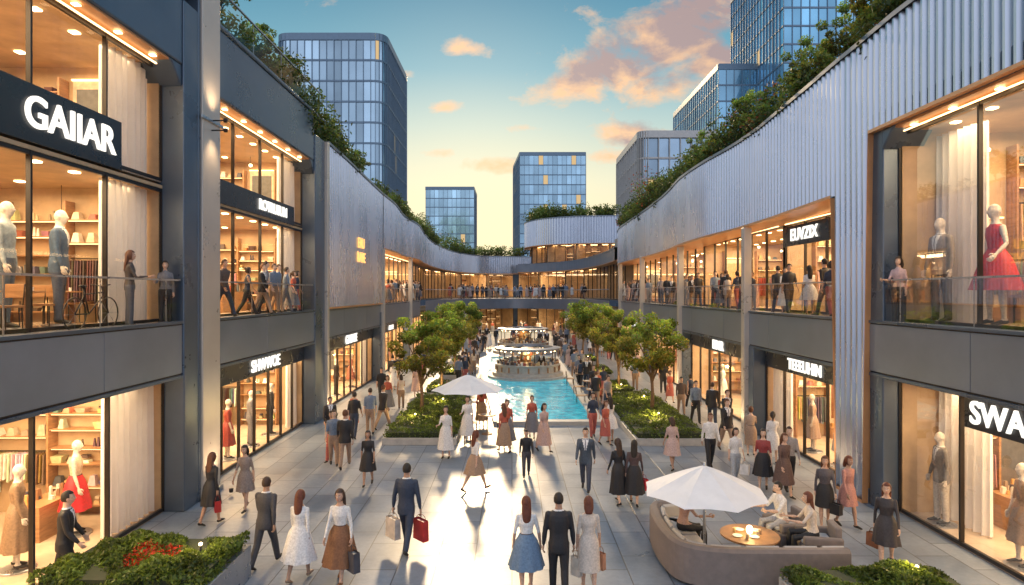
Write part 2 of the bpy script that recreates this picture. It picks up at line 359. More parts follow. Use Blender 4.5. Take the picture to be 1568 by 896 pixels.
person('woman_in_skirt',.26,11.42,4,1.70,fem=True,wear='skirt',top=WHT,bot=BLU,hl='long',hair=AUB,hem=.48,flare=.15,sleeve=1,voxel=nv,pose=WALK(10,1,[(0,16,4),(2,12,10)]),shoe=TAN)
person('man_in_suit',.83,11.25,0,1.82,voxel=nv,top=BLK,bot=BLK,hair=HAIR[0],pose=WALK(10,-1,[(2,12,4),(0,12,4)]))
person('woman_in_beige_dress',1.38,11.42,-4,1.70,fem=True,wear='dress',top=CRM,hl='mid',hair=AUB,hem=.42,flare=.03,sleeve=1,voxel=nv,pose=WALK(10,-1),bags=[('L',(.66,.6,.52),.2,.34,.1),('R',(.45,.22,.13),.2,.3,.1)],shoe=TAN)
person('man_in_suit',-8.0,11.35,-65,1.85,voxel=nv,top=BLK,bot=BLK,hair=HAIR[0],pose=WALK(20,1,[(10,8,30),None]))
person('woman_in_dark_dress',-7.0,14.75,-20,1.66,fem=True,wear='dress',top=BLK,hl='long',hem=.5,flare=.06,sleeve=2,voxel=.018,pose=WALK(14,1),bags=[('R',(.35,.02,.02),.26,.26)])
person('woman_in_grey_dress',-6.6,15.7,175,1.62,fem=True,wear='dress',top=(.25,.2,.18),hl='mid',hem=.55,flare=.05,sleeve=1,voxel=.018,pose=WALK(16,-1))
person('woman_in_tan_skirt',-1.01,17.2,-50,1.68,fem=True,wear='skirt',top=WHT,bot=TAN,hl='long',hair=AUB,hem=.56,flare=.13,sleeve=1,voxel=.018,pose=WALK(26,1))
person('girl_in_black_dress',-4.03,17.76,185,1.55,fem=True,wear='dress',top=BLK,hl='long',hem=.5,flare=.08,sleeve=1,voxel=.018,pose=WALK(20,1))
person('boy_in_black_jacket',.42,18.6,180,1.38,wear='casual',top=BLK,bot=(.06,.06,.07),voxel=.018,sleeve=2,pose=WALK(20,1))
person('man_in_suit',2.01,17.3,170,1.74,top=(.06,.08,.11),bot=(.05,.06,.09),voxel=.018,pose=WALK(24,-1))
person('woman_in_black_coat',2.72,16.2,20,1.66,fem=True,wear='dress',top=BLK,hl='long',hem=.3,flare=.05,sleeve=2,voxel=.018,pose=WALK(14,1))
person('woman_in_black_skirt',3.1,16.1,-15,1.64,fem=True,wear='skirt',top=(.08,.05,.05),bot=BLK,hl='long',hem=.34,flare=.1,sleeve=2,voxel=.018,pose=WALK(16,-1),bags=[('R',RED,.26,.28)])
person('man_in_white_shirt',6.06,19.4,178,1.72,wear='casual',top=WHT,bot=BLK,sleeve=2,voxel=.02,pose=WALK(18,1))
person('woman_in_pink_dress',4.88,19.3,10,1.6,fem=True,wear='dress',top=(.5,.36,.33),hl='mid',hem=.52,flare=.1,sleeve=1,pose=WALK(16,1))
person('woman_in_black_skirt',7.2,14.6,160,1.64,fem=True,wear='skirt',top=(.09,.08,.09),bot=BLK,hl='long',hem=.52,flare=.04,sleeve=2,voxel=.018,pose=WALK(14,1),bags=[('L',BLK,.24,.24)])
person('woman_in_pink_dress',7.72,14.6,200,1.64,fem=True,wear='dress',top=(.42,.2,.17),hl='mid',hair=AUB,hem=.56,flare=.05,sleeve=2,voxel=.018,pose=WALK(14,-1))
person('woman_in_dark_dress',7.35,12.45,150,1.68,fem=True,wear='dress',top=(.04,.035,.04),hl='long',hair=AUB,hem=.52,flare=.07,sleeve=2,voxel=nv,pose=WALK(22,1),bags=[('R',(.3,.12,.06),.26,.26)])
person('woman_with_bag',6.3,17.9,185,1.58,fem=True,wear='casual',top=WHT,bot=(.4,.42,.45),hl='mid',sleeve=1,pose=WALK(10,1),bags=[('L',WHT,.24,.28)])
person('woman_in_red_top',6.85,17.3,160,1.68,fem=True,wear='skirt',top=(.3,.05,.05),bot=BLK,hl='long',hem=.45,sleeve=1,pose=WALK(14,1))
person('woman_in_brown_dress',7.15,16.7,195,1.7,fem=True,wear='dress',top=(.12,.07,.06),hl='long',hem=.4,sleeve=2,pose=WALK(16,-1))
person('man_in_grey_shirt',7.55,17.3,170,1.74,wear='casual',top=(.3,.28,.28),bot=BLK,sleeve=2,pose=WALK(10,1))
ARC=[]
tops=[WHT,BLK,NAVY,(.4,.05,.05),(.40,.28,.2),(.15,.2,.28),(.5,.34,.3),(.22,.22,.25),CRM,(.07,.09,.16),(.45,.1,.06),(.1,.07,.06)]
for i in range(28):
    fem=i%2==0; t=tops[(i*5)%12]
    if fem: w=['dress','skirt','casual'][i//2%3]; k=dict(fem=True,wear=w,top=t,bot=R.choice([BLK,TAN,BLU,GRY,(.4,.1,.08)]),hl=R.choice(['long','mid','pony','bun','long']),hem=R.choice([.5,.55,.4,.3]),flare=R.choice([.04,.1,.14]),sleeve=R.choice([0,1,2]))
    else: w=['casual','suit','casual'][i//2%3]; k=dict(wear=w,top=BLK if w=='suit' and i%4 else t,bot=R.choice([BLK,NAVY,GRY,TAN]),sleeve=R.choice([1,2]))
    st=i%4==0
    me,_=person_mesh('woman_walking' if fem else 'man_walking',pose=STAND([(25,8,70),None]) if st else WALK(R.uniform(12,26),R.choice([-1,1])),voxel=.03,**k)
    ARC.append((me,fem,st))
def crowd(x,y,ang=None,h=None,z=0):
    me,fem,st=R.choice(ARC)
    if ang is None: ang=R.choice([0,180,170,10,-15,195])+R.uniform(-20,20)
    place(me,('woman' if fem else 'man')+('_standing' if st else '_walking'),x,y,ang,h or (R.uniform(1.56,1.7) if fem else R.uniform(1.68,1.82)),z)
for x,y in [(-5.5,19.8),(-5.75,20.2),(-5.2,19.5),(-5.8,23.5),(-5.35,24.2),(-6.1,24.6),(-5.0,25),(-6.5,22.6),(-5.5,28.5),(-5.1,29.5),(-6.3,31),(-4.9,33),(-6.6,35),
            (-2.1,20.7),(-1.6,22.8),(-.35,21.4),(-.1,22.0),(1.1,21.5),(.65,23.5),(3.25,22.4),(3.6,22.9),(2.95,23.6),(-1.2,25.6),
            (8.0,25.5),(7.6,26.2),(7.9,23.6),(7.3,21.6),(8.3,29.5),(7.7,31),(8.1,34),(7.4,28),(7.9,21.0),(8.3,20.0)]:
    crowd(x+R.uniform(-.1,.1),y)
for i in range(28): crowd(R.uniform(3.9,4.7),R.uniform(28,60))
for i in range(24): crowd(R.uniform(-3.0,-2.2)-(.3),R.uniform(36,60))
for i in range(16): crowd(R.uniform(-7,-4.6),R.uniform(32,60))
for i in range(16): crowd(R.uniform(6.8,8.4),R.uniform(32,60))
for i in range(44): crowd(R.uniform(-6,7),R.uniform(58,86))
DZ=4.65
for y in [18.6,20.2,21.2,21.7,22.3,22.9,23.4,24.2,24.9]: crowd(-8.42+R.uniform(-.08,.08),y,R.uniform(60,120)*-1,z=DZ)
for i in range(34): crowd(-8.6+R.uniform(-.15,.2),R.uniform(40.5,58),z=DZ)
for y in [18.3,18.9,19.6,20.4,21.9,22.5,23.1,25.2,26,26.8]: crowd(9.62+R.uniform(-.12,.2),y,z=DZ)
for i in range(44): crowd(9.65+R.uniform(-.15,.2),R.uniform(27,56),z=DZ)
for i in range(70):
    x=R.uniform(-7,8); y=56+24*math.sqrt(max(0,1-((x-.5)/8.6)**2))+R.uniform(.5,5); crowd(x,y,z=DZ)
person('woman_on_balcony',-8.38,13.9,-60,1.66,z=DZ,fem=True,wear='casual',top=(.06,.05,.05),bot=(.08,.09,.12),hl='long',sleeve=2,pose=STAND([(25,8,70),None]))
person('woman_on_balcony',-8.36,15.3,200,1.5,z=DZ,fem=True,wear='casual',top=GRY,bot=BLK,hl='bun',sleeve=2,pose=STAND([(25,8,70),None]))
person('woman_on_balcony',9.33,15.3,120,1.6,z=DZ,fem=True,wear='casual',top=(.5,.35,.35),bot=BLK,hl='mid',sleeve=1,pose=STAND([(25,8,70),None]))
for x,y,a,t,hr,fm in [(5.75,13.5,100,WHT,HAIR[0],False),(6.05,12.75,80,CRM,AUB,True),(3.55,13.2,-85,(.4,.25,.2),AUB,True)]:
    me,_=person_mesh('seated_guest',fem=fm,wear='casual' ,top=t,bot=(.35,.35,.38) if not fm else BLK,hair=hr,hl='long' if fm else 'short',pose=SIT(),voxel=.016,sleeve=1)
    place(me,'seated_woman' if fm else 'seated_man',x,y,a,1.7)
def manq(x,y,z,ang,h,skin=(.60,.54,.48),**k):
    me,_=person_mesh('clothes_mannequin',skin=skin,mannequin=True,voxel=.018,**k)
    e=empty('clothes_mannequin'); o=place(me,'figure',x,y,ang,h,z+.04); o.parent=e
    mb=MB(); mb.rev((x,y,z),[(.0,.0),(.32,.0),(.32,.03),(.3,.04),(0,.04)],20,m=M_steel); mb.obj('stand',M_steel,e)
UZ=DZ+.04
manq(-9.75,13.65,UZ,-70,2.45,wear='suit',top=(.05,.09,.16),bot=(.05,.07,.12),pose=STAND())
manq(-9.6,12.0,UZ,-75,2.4,wear='casual',top=(.36,.42,.44),bot=(.10,.14,.19),sleeve=2,pose=STAND())
manq(9.95,14.7,UZ,95,2.4,wear='suit',top=(.26,.23,.21),bot=(.05,.04,.04),pose=STAND())
manq(10.0,13.1,UZ,85,2.5,fem=True,wear='dress',top=RED,hem=.5,flare=.2,sleeve=0,pose=STAND([(-5,14,10),(10,30,40)]))
manq(10.3,11.6,UZ,85,2.4,fem=True,wear='dress',top=CRM,hem=.3,flare=.1,sleeve=0,pose=STAND())
manq(-9.7,14.1,.03,-70,2.05,fem=True,wear='skirt',top=(.6,.45,.33),bot=RED,hem=.45,flare=.15,sleeve=0,pose=STAND())
manq(-9.6,12.3,.03,-60,2.0,fem=True,wear='dress',top=(.25,.16,.10),hem=.3,flare=.1,sleeve=2,pose=STAND())
manq(9.95,14.7,.03,80,2.1,wear='suit',top=(.20,.18,.17),bot=(.5,.45,.4),pose=STAND())
manq(10.0,12.4,.03,80,2.0,fem=True,wear='dress',top=(.3,.2,.14),hem=.4,flare=.1,sleeve=1,pose=STAND())
for y,t,fm in [(24.0,BLK,0),(22.2,GRY,0),(20.4,(.3,.05,.04),1),(18.6,CRM,1)]: manq(-9.15,y,.03,-65,1.9,fem=bool(fm),wear='dress' if fm else 'suit',top=t,bot=t,hem=.4,pose=STAND())
for y,t,fm in [(19.6,CRM,1),(21.4,(.35,.25,.2),1),(27.2,(.4,.05,.05),1),(30.5,WHT,1)]: manq(10.15,y,.03,65,1.9,fem=bool(fm),wear='dress' if fm else 'suit',top=t,bot=t,hem=.4,pose=STAND())
for y,t,fm in [(30,CRM,1),(33,BLK,0),(36,(.3,.1,.06),1)]: manq(-9.15,y,.03,-65,1.9,fem=bool(fm),wear='dress' if fm else 'suit',top=t,bot=t,hem=.4,pose=STAND())
# ---------------------------------------------------------------- foliage
def leaf_obj(name,pts,size,cols,parent=None,mesh_only=False):
    N=len(pts); a=NR.normal(size=(N,3)); a/=np.linalg.norm(a,axis=1)[:,None]; b=np.cross(a,NR.normal(size=(N,3))); b/=np.linalg.norm(b,axis=1)[:,None]
    s=(size*NR.uniform(.6,1.3,N))[:,None]
    v=np.stack([pts-a*s,pts-b*s*.5,pts+a*s,pts+b*s*.5],1).reshape(-1,3)
    me=bpy.data.meshes.new(name); me.vertices.add(4*N); me.vertices.foreach_set('co',v.ravel().astype(np.float32))
    me.loops.add(4*N); me.loops.foreach_set('vertex_index',np.arange(4*N,dtype=np.int32)); me.polygons.add(N)
    me.polygons.foreach_set('loop_start',np.arange(0,4*N,4,dtype=np.int32)); me.polygons.foreach_set('loop_total',np.full(N,4,dtype=np.int32))
    me.update(calc_edges=True)
    c=np.ones((N,4),dtype=np.float32); c[:,:3]=cols; at=me.color_attributes.new('Col','FLOAT_COLOR','CORNER'); at.data.foreach_set('color',np.repeat(c,4,axis=0).ravel())
    me.materials.append(M_leaf)
    if mesh_only: return me
    o=bpy.data.objects.new(name,me); 
    if parent: o.parent=parent
    return link(o)
def clump_pts(c,r,n,zs=.8):
    d=NR.normal(size=(n,3)); d/=np.linalg.norm(d,axis=1)[:,None]; rr=r*NR.uniform(.35,1.0,n)**.5*NR.uniform(.85,1.2,n)
    p=d*rr[:,None]; p[:,2]*=zs; return p+np.array(c), d
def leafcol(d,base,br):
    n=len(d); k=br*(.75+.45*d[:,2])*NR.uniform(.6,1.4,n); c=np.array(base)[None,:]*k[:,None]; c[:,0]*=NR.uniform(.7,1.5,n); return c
GREEN=(.15,.21,.03)
def tree_parts(seed,h=4.3,cr=1.35):
    rr=random.Random(seed); mb=MB(); P=[];C=[]
    fork=h*.36
    mb.tube([(0,0,0),(.03,.01,fork*.5),(-.02,.02,fork)],[.10,.07,.055],8,m=M_bark)
    cz=h-cr*1.0
    for i in range(7):
        a=i*2*math.pi/7+rr.uniform(-.3,.3); q=rr.uniform(.45,.85)*cr; z=cz+rr.uniform(-.45,.6)*cr*.8
        mb.tube([(0,0,fork*rr.uniform(.75,1)),(math.cos(a)*q*.4,math.sin(a)*q*.4,(fork+z)/2),(math.cos(a)*q,math.sin(a)*q,z)],[.045,.03,.012],6,m=M_bark)
    for i in range(40):
        a=rr.uniform(0,6.28); u=rr.uniform(-1,1); q=rr.uniform(.35,1)**.5*cr*1.0
        c=(math.cos(a)*math.sqrt(1-u*u)*q,math.sin(a)*math.sqrt(1-u*u)*q,cz+u*q*.85)
        p,d=clump_pts(c,rr.uniform(.2,.42),170); P.append(p); 
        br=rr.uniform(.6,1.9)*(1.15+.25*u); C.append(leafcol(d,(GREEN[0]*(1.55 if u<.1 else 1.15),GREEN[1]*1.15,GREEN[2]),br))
    return mb,np.concatenate(P),np.concatenate(C)
VAR=[]
for sd in range(3):
    mb,p,c=tree_parts(40+sd); VAR.append((mb.mesh('trunk',M_bark),leaf_obj('leaves',p,.07,c,mesh_only=True)))
def tree(x,y,s=1,rot=0,v=0,z=0,name='plaza_tree'):
    e=empty(name,(x,y,z)); e.rotation_euler=(0,0,rot); e.scale=(s,s,s)
    for n,me in zip(('trunk','crown'),VAR[v%3]):
        o=bpy.data.objects.new(n,me); o.parent=e; link(o)
for i,(x,y,s) in enumerate([(-3.8,26.6,1.02),(-3.7,33.5,1.05),(-3.6,40.5,1.1),(-3.7,48,1.1),(6.0,27.2,1.02),(5.7,34,1.05),(5.6,41.5,1.1),(5.5,49,1.1)]):
    tree(x,y,s,i*1.3,i,.2)
def plight(name,loc,e,r=.08,col=(1,.68,.25)):
    l=bpy.data.lights.new(name,'POINT'); l.energy=e; l.shadow_soft_size=r; l.color=col; o=bpy.data.objects.new(name,l); o.location=loc; return link(o)
def hedge_planter(name,x0,x1,y0,y1,kz,hz,n,lamps=(),flowers=0,metal=M_stone):
    e=empty(name); mb=MB(); t=.12
    mb.box(x0,x1,y0,y0+t,0,kz,m=metal); mb.box(x0,x1,y1-t,y1,0,kz,m=metal); mb.box(x0,x0+t,y0+t,y1-t,0,kz,m=metal); mb.box(x1-t,x1,y0+t,y1-t,0,kz,m=metal)
    mb.obj('planter_kerb',metal,e,bevel=.015)
    mb=MB(); mb.box(x0+t,x1-t,y0+t,y1-t,.02,kz+(hz-kz)*.45,m=M_hedgecore); mb.obj('dark_inner_box',M_hedgecore,e)  # dark box inside the leaves, blocks the view through the hedge
    P=np.stack([NR.uniform(x0+.02,x1-.02,n),NR.uniform(y0+.02,y1-.02,n),NR.uniform(0,1,n)],1)
    hh=kz+(hz-kz)*(.75+.35*np.sin(P[:,0]*3.1+y0)*np.cos(P[:,1]*2.7)+.2*np.sin(P[:,0]*9+P[:,1]*7)*.6)
    ed=np.minimum(np.minimum(P[:,0]-x0,x1-P[:,0]),np.minimum(P[:,1]-y0,y1-P[:,1])); hh-= .12*np.exp(-ed/.12)
    top=NR.uniform(size=n)<.8; z=np.where(top,hh-NR.exponential(.05,n),kz+P[:,2]*(hh-kz)); P[:,2]=np.maximum(z,kz-.03)
    br=(.4+.8*NR.uniform(size=n))*(1+.5*np.sin(P[:,0]*5)*np.sin(P[:,1]*4.3)); c=np.array(GREEN)[None]*br[:,None]
    if flowers:
        cx,cy,fr=(x0+x1)/2+.1,(y0+y1)/2,.45
        m=((P[:,0]-cx)**2/(fr*1.1)**2+(P[:,1]-cy)**2/fr**2<1)&(NR.uniform(size=n)<.5); c[m]=np.array([.5,.04,.01])*NR.uniform(.5,1.3,m.sum())[:,None]
    leaf_obj('hedge_foliage',P,.045,c,e)
    for (lx,ly,le) in lamps:
        o=plight('uplight',(lx,ly,hz+.12),le); o.parent=e
        mb=MB(); mb.tube([(lx+.1,ly,kz),(lx+.1,ly,hz)],[.02,.02],6,m=M_dark); mb.ell((lx+.1,ly,hz+.01),(.035,.035,.03),8,6,m=M_lamp); mb.obj('garden_lamp',M_dark,e)
hedge_planter('hedge_planter',-4.6,-1.95,22.4,31,.25,.62,15000,[(-3.9,24.9,75),(-3.2,28.5,60)])
hedge_planter('hedge_planter',4.35,6.95,22.3,31.5,.25,.62,15000,[(5.7,25.1,75),(6.0,29.3,60)])
for y0 in (32.5,39.5,47):
    hedge_planter('hedge_planter',-4.5,-2.9,y0,y0+3,.25,.6,3000,[(-3.9,y0+.4,60)]); hedge_planter('hedge_planter',4.9,6.4,y0+.3,y0+3.3,.25,.6,3000,[(5.6,y0+.6,60)])
hedge_planter('flower_planter',-7.75,-4.95,10.1,12.05,.62,.95,15000,[(-5.6,11.2,16)],1,M_steel)
hedge_planter('hedge_planter',4.6,7.4,10.0,10.95,.5,.85,9000,[(6.6,10.5,10)],0,M_stone)
# ---------------------------------------------------------------- ground, pool
mb=MB(); mb.add([(-900,-200,0),(900,-200,0),(900,1500,0),(-900,1500,0)],[(0,1,2,3)]); mb.obj('ground',M_pave)
def poly_ring(mb,outer,inner,z0,z1,m):
    n=len(outer)
    for i in range(n):
        j=(i+1)%n; a,b=outer[i],outer[j]; c,d=inner[i],inner[j]
        mb.add([(a[0],a[1],z0),(b[0],b[1],z0),(b[0],b[1],z1),(a[0],a[1],z1),(c[0],c[1],z1),(d[0],d[1],z1),(c[0],c[1],z0),(d[0],d[1],z0)],[(0,1,2,3),(3,2,5,4),(4,5,7,6)],m=m)
inn=[(-.35,26.2),(3.35,26.2),(3.3,34),(3.3,52),(-1.7,52),(-1.6,40),(-.8,32)]
out=[(-.75,25.75),(3.8,25.75),(3.75,34),(3.75,52.5),(-2.15,52.5),(-2.05,40),(-1.25,32)]
e=empty('swimming_pool'); mb=MB(); poly_ring(mb,out,inn,0,.16,M_stone); mb.obj('coping',M_stone,e)
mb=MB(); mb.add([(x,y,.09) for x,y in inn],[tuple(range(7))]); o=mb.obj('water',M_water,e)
GC=[(.50,.35,.20),(.58,.47,.34),(.36,.08,.05),(.68,.62,.53),(.06,.04,.03),(.24,.12,.06),(.55,.30,.11),(.70,.67,.6),(.12,.16,.2),(.46,.38,.27),(.10,.07,.06),(.6,.42,.2),(.3,.22,.16),(.05,.05,.07)]
def kiosk(cx,cy,r,zt):
    e=empty('round_kiosk'); c=(cx,cy,0); mb=MB()
    mb.rev(c,[(r+.55,0),(r+.55,.22),(r+.25,.22),(r+.25,.42),(r,.44),(r,.86),(r+.1,.88),(r+.1,.94),(r-.45,.94),(r-.45,.1),(0,.1)],32,m=M_stone)
    mb.rev(c,[(r-.0,zt-.16),(r+.1,zt-.14),(r+.1,zt-.02),(r-.4,zt+.04),(r-.45,zt-.14),(r,zt-.16)],32,m=M_beam)
    mb.rev(c,[(.5,.1),(.5,zt-.05),(0,zt)],12,m=M_wood)
    for i in range(8):
        a=i*math.pi/4+.2; mb.tube([(cx+math.cos(a)*(r-.2),cy+math.sin(a)*(r-.2),.94),(cx+math.cos(a)*(r-.2),cy+math.sin(a)*(r-.2),zt-.14)],[.03,.03],6,m=M_dark)
        mb.tube([(cx+math.cos(a)*(r-.4),cy+math.sin(a)*(r-.4),zt-.05),(cx+math.cos(a)*.4,cy+math.sin(a)*.4,zt-.05)],[.03,.03],6,m=M_dark)
    for i in range(20):
        a=i*math.pi/10; mb.ell((cx+math.cos(a)*(r-.25),cy+math.sin(a)*(r-.25),zt-.22),(.05,.05,.045),6,4,m=M_lamp)
        mb.box(cx+math.cos(a)*(r+.02)-.05,cx+math.cos(a)*(r+.02)+.05,cy+math.sin(a)*(r+.02)-.05,cy+math.sin(a)*(r+.02)+.05,.5,.8,m=M_wood)
    for i in range(300):
        a=R.uniform(0,6.28); q=R.choice([r-.25,r-.1,r-.35,.65,.65]); z=.94 if q>1 else R.choice([.3,.6,.9,1.2,1.5]); s=R.uniform(.03,.09)
        x,y=cx+math.cos(a)*q,cy+math.sin(a)*q; mb.box(x-s,x+s,y-s,y+s,z,z+R.uniform(.08,.26),col=R.choice(GC),m=M_goods)
    mb.obj('kiosk_body',M_stone,e); o=plight('kiosk_lamp',(cx,cy-1.1,zt-.3),45,.3); o.parent=e
    for i in range(3): crowd(cx+R.uniform(-1,1),cy-.95-R.uniform(0,.1),180)
kiosk(1.0,40.3,2.0,1.95); kiosk(1.0,57.5,2.2,2.2)
# ---------------------------------------------------------------- shops
LC=(1,.72,.41)
def arealight(name,F,a,u,z,sa,su,e,par,col=LC):
    l=bpy.data.lights.new(name,'AREA'); l.shape='RECTANGLE'; l.energy=e; l.color=col
    ang=math.atan2(F.t[1],F.t[0]); l.size=sa; l.size_y=su; o=bpy.data.objects.new(name,l); o.location=F.P(a,u,z); o.rotation_euler=(0,0,ang); o.parent=par; return link(o)
def shelf_items(mb,put,w,z0,z1,step,dens,depth=.32,far=False):
    a=0.0
    while a<w-.4:
        uw=min(R.uniform(1.1,2.0),w-a-.05); k=R.random(); zt=z1-.35
        put(a,a+.05,0,depth+.01,z0,zt,(.2,.1,.05),M_wood); b0,b1=a+.06,a+uw-.02
        if k<.33 or far:
            z=z0+.3
            while z<zt-.15:
                put(b0,b1,0,depth,z-.03,z,(.3,.17,.09),M_wood)
                if R.random()<.45: put(b0+.03,b1-.03,depth-.04,depth-.02,z-.045,z-.031,(1,1,1),M_led)
                x=b0+.06; cc=R.choice(GC)
                while x<b1-.12:
                    iw=R.uniform(.10,.34)
                    if R.random()<dens*.85:
                        if R.random()<.6: cc=R.choice(GC)
                        t=R.random(); cj=[c*R.uniform(.7,1.3) for c in cc]; xe=min(b1,x+iw*.7)
                        if t<.35: put(x,xe,.06,depth-.06,z,z+R.uniform(.12,step*.6),cj,M_goods,.45)
                        elif t<.6: put(x,xe,.08,depth-.08,z,z+R.uniform(.05,.12),cj,M_goods); put(x+.02,xe-.02,.09,depth-.09,z+.12,z+R.uniform(.15,.2),R.choice(GC),M_goods)
                        elif t<.8: put(x,x+.06,.12,.18,z,z+R.uniform(.15,.3),cj,M_goods,.5); put(x+.09,x+.15,.12,.18,z,z+R.uniform(.1,.25),cj,M_goods,.5)
                        else: put(x,xe,.06,depth-.08,z,z+R.uniform(.1,.2),cj,M_goods,-.35)
                    x+=iw+R.uniform(0,.12)
                z+=step*R.choice([.85,1,1.2])
        elif k<.75:
            for zz in ([z0+1.55] if z1-z0<3.5 else [z0+1.5,z0+2.9]):
                put(b0,b1,.14,.17,zz,zz+.03,(.1,.1,.1),M_dark); x=b0+.03; cc=R.choice(GC); L0=R.uniform(.7,1.05)
                while x<b1-.05:
                    if R.random()<.2: cc=R.choice(GC); L0=R.uniform(.6,1.1)
                    put(x,x+.035,.02,depth+.06,zz-L0-R.uniform(-.04,.04),zz-.03,[c*R.uniform(.6,1.25) for c in cc],M_goods,.2); x+=R.uniform(.05,.1)
            z=z0+1.95 if z1-z0<3.5 else z0+3.3
            while z<zt-.1:
                put(b0,b1,0,depth,z-.03,z,(.3,.17,.09),M_wood); put(b0+.03,b1-.03,depth-.04,depth-.02,z-.045,z-.031,(1,1,1),M_led)
                x=b0+.08
                while x<b1-.2: put(x,x+.2,.05,.25,z,z+R.uniform(.12,.26),R.choice(GC),M_goods,.4); x+=R.uniform(.28,.45)
                z+=.55
        else:
            put(b0+.1,b1-.1,0,.03,z0+.5,min(zt,z0+2.5),(.62,.52,.38),M_goods); put(b0+.2,b1-.2,.03,.045,z0+.7,min(zt,z0+2.5)-.2,R.choice([(.22,.09,.05),(.12,.12,.12),(.5,.32,.15)]),M_goods)
            put(b0+.1,b1-.1,.03,.09,min(zt,z0+2.55),min(zt,z0+2.55)+.04,(1,1,1),M_led); put(b0,b1,0,depth+.15,z0,z0+.4,(.3,.2,.1),M_wood)
            x=b0+.1
            while x<b1-.25: put(x,x+.2,.1,.3,z0+.402,z0+.4+R.uniform(.1,.3),R.choice(GC),M_goods,.35); x+=R.uniform(.3,.5)
        a+=uw
def shop(F,s0,s1,z0,z1,ug,dep,par,dens=.8,mull=2.2,P=14,far=False,trans=None,step=.45,curt=(),ceil=None,light=True,added_led=True):
    mb=MB(); ub=ug+dep
    mb.fbox(F,s0,s1,ug-.02,ub,z0+.004,z0+.03,m=M_infloor); mb.fbox(F,s0,s1,ub,ub+.1,z0,z1,m=M_wall)
    mb.fbox(F,s0,s0+.06,ug,ub,z0+.03,z1,m=M_wall); mb.fbox(F,s1-.06,s1,ug,ub,z0+.03,z1,m=M_wall); mb.fbox(F,s0,s1,ug-.06,ub+.1,z1+.002,z1+.08,m=ceil or M_wall)
    shelf_items(mb,lambda a0,a1,d0,d1,za,zb,c,m,tp=0: mb.fbox(F,s0+.3+a0,s0+.3+a1,ub-.02-d1,ub-.02-d0,za,zb,c,m,tp),s1-s0-.6,z0,z1,step,dens,far=far)
    if not far:
        shelf_items(mb,lambda a0,a1,d0,d1,za,zb,c,m,tp=0: mb.fbox(F,s1-.08-d1,s1-.08-d0,ug+.9+a0,ug+.9+a1,za,zb,c,m,tp),dep-1.4,z0,z1,step,dens)
        a=s0+1
        while a<s1-1.2:
            u=ug+R.uniform(1.3,dep-1.6); k=R.random()
            if k<.5:
                mb.fbox(F,a,a+1.1,u,u+.6,z0+.03,z0+.78,m=M_wood)
                for i in range(12):
                    q=a+R.uniform(.02,.95); v=u+R.uniform(.02,.45); mb.fbox(F,q,q+R.uniform(.05,.14),v,v+R.uniform(.05,.13),z0+.782,z0+.8+R.uniform(.06,.3),R.choice(GC),M_goods,.3)
            else:
                mb.fbox(F,a,a+1.2,u+.2,u+.23,z0+1.5,z0+1.53,m=M_dark); mb.fbox(F,a,a+.03,u+.2,u+.23,z0+.03,z0+1.5,m=M_dark); mb.fbox(F,a+1.17,a+1.2,u+.2,u+.23,z0+.03,z0+1.5,m=M_dark)
                q=a+.06; cc=R.choice(GC)
                while q<a+1.1:
                    if R.random()<.3: cc=R.choice(GC)
                    mb.fbox(F,q,q+.035,u,u+.42,z0+R.uniform(.5,.8),z0+1.46,[c*R.uniform(.6,1.2) for c in cc],M_goods,.15); q+=R.uniform(.05,.11)
            a+=R.uniform(1.5,2.3)
        a=s0+.7
        while a<s1-.5:
            u=ug+R.uniform(.8,dep-.8); d=R.uniform(.25,min(.9,(z1-z0)*.22)); p=F.P(a,u,z1); mb.tube([p,(p[0],p[1],z1-d)],[.008,.008],4,m=M_dark); mb.ell((p[0],p[1],z1-d),(.07,.07,.06),8,6,m=M_lamp); a+=R.uniform(.8,1.6)
    a=s0+.6
    while a<s1-.4:
        for u in ([ug+.5,ug+dep*.5,ug+dep-.8] if not far else [ug+.6,ug+dep*.6]):
            mb.fbox(F,a,a+(.16 if not far else .9),u,u+(.16 if not far else .3),z1-.03,z1,m=M_lamp if not far else M_lampfar)
        a+=1.1 if not far else 1.6
    mb.obj('shop_interior',M_wall,par)
    mb=MB(); mb.quad(F,s0,s1,ug,z0+.03,z1,m=M_glass); mb.obj('shop_window',M_glass,par)
    mb=MB(); n=max(1,round((s1-s0)/mull)); 
    for i in range(n+1):
        a=s0+(s1-s0)*i/n; mb.fbox(F,a-.025,a+.025,ug-.05,ug+.04,z0+.03,z1,m=M_dark)
    mb.fbox(F,s0+.03,s1-.03,ug-.04,ug+.03,z0+.03,z0+.11,m=M_dark); mb.fbox(F,s0+.03,s1-.03,ug-.04,ug+.03,z1-.08,z1-.002,m=M_dark)
    for t in trans or []: mb.fbox(F,s0+.03,s1-.03,ug-.04,ug+.03,t,t+.05,m=M_dark)
    if added_led and ug>.3: mb.fbox(F,s0+.2,s1-.2,ug-.16,ug-.12,z1-.03,z1-.005,m=M_led)  # strip added to give the window recess a warm glow
    mb.obj('window_frame',M_dark,par)
    if light: arealight('shop_ceiling_light',F,(s0+s1)/2,ug+dep*.38,z1-.12,(s1-s0)*.85,dep*.66,P*(s1-s0)*dep*(1+.12*(z1-z0)),par)
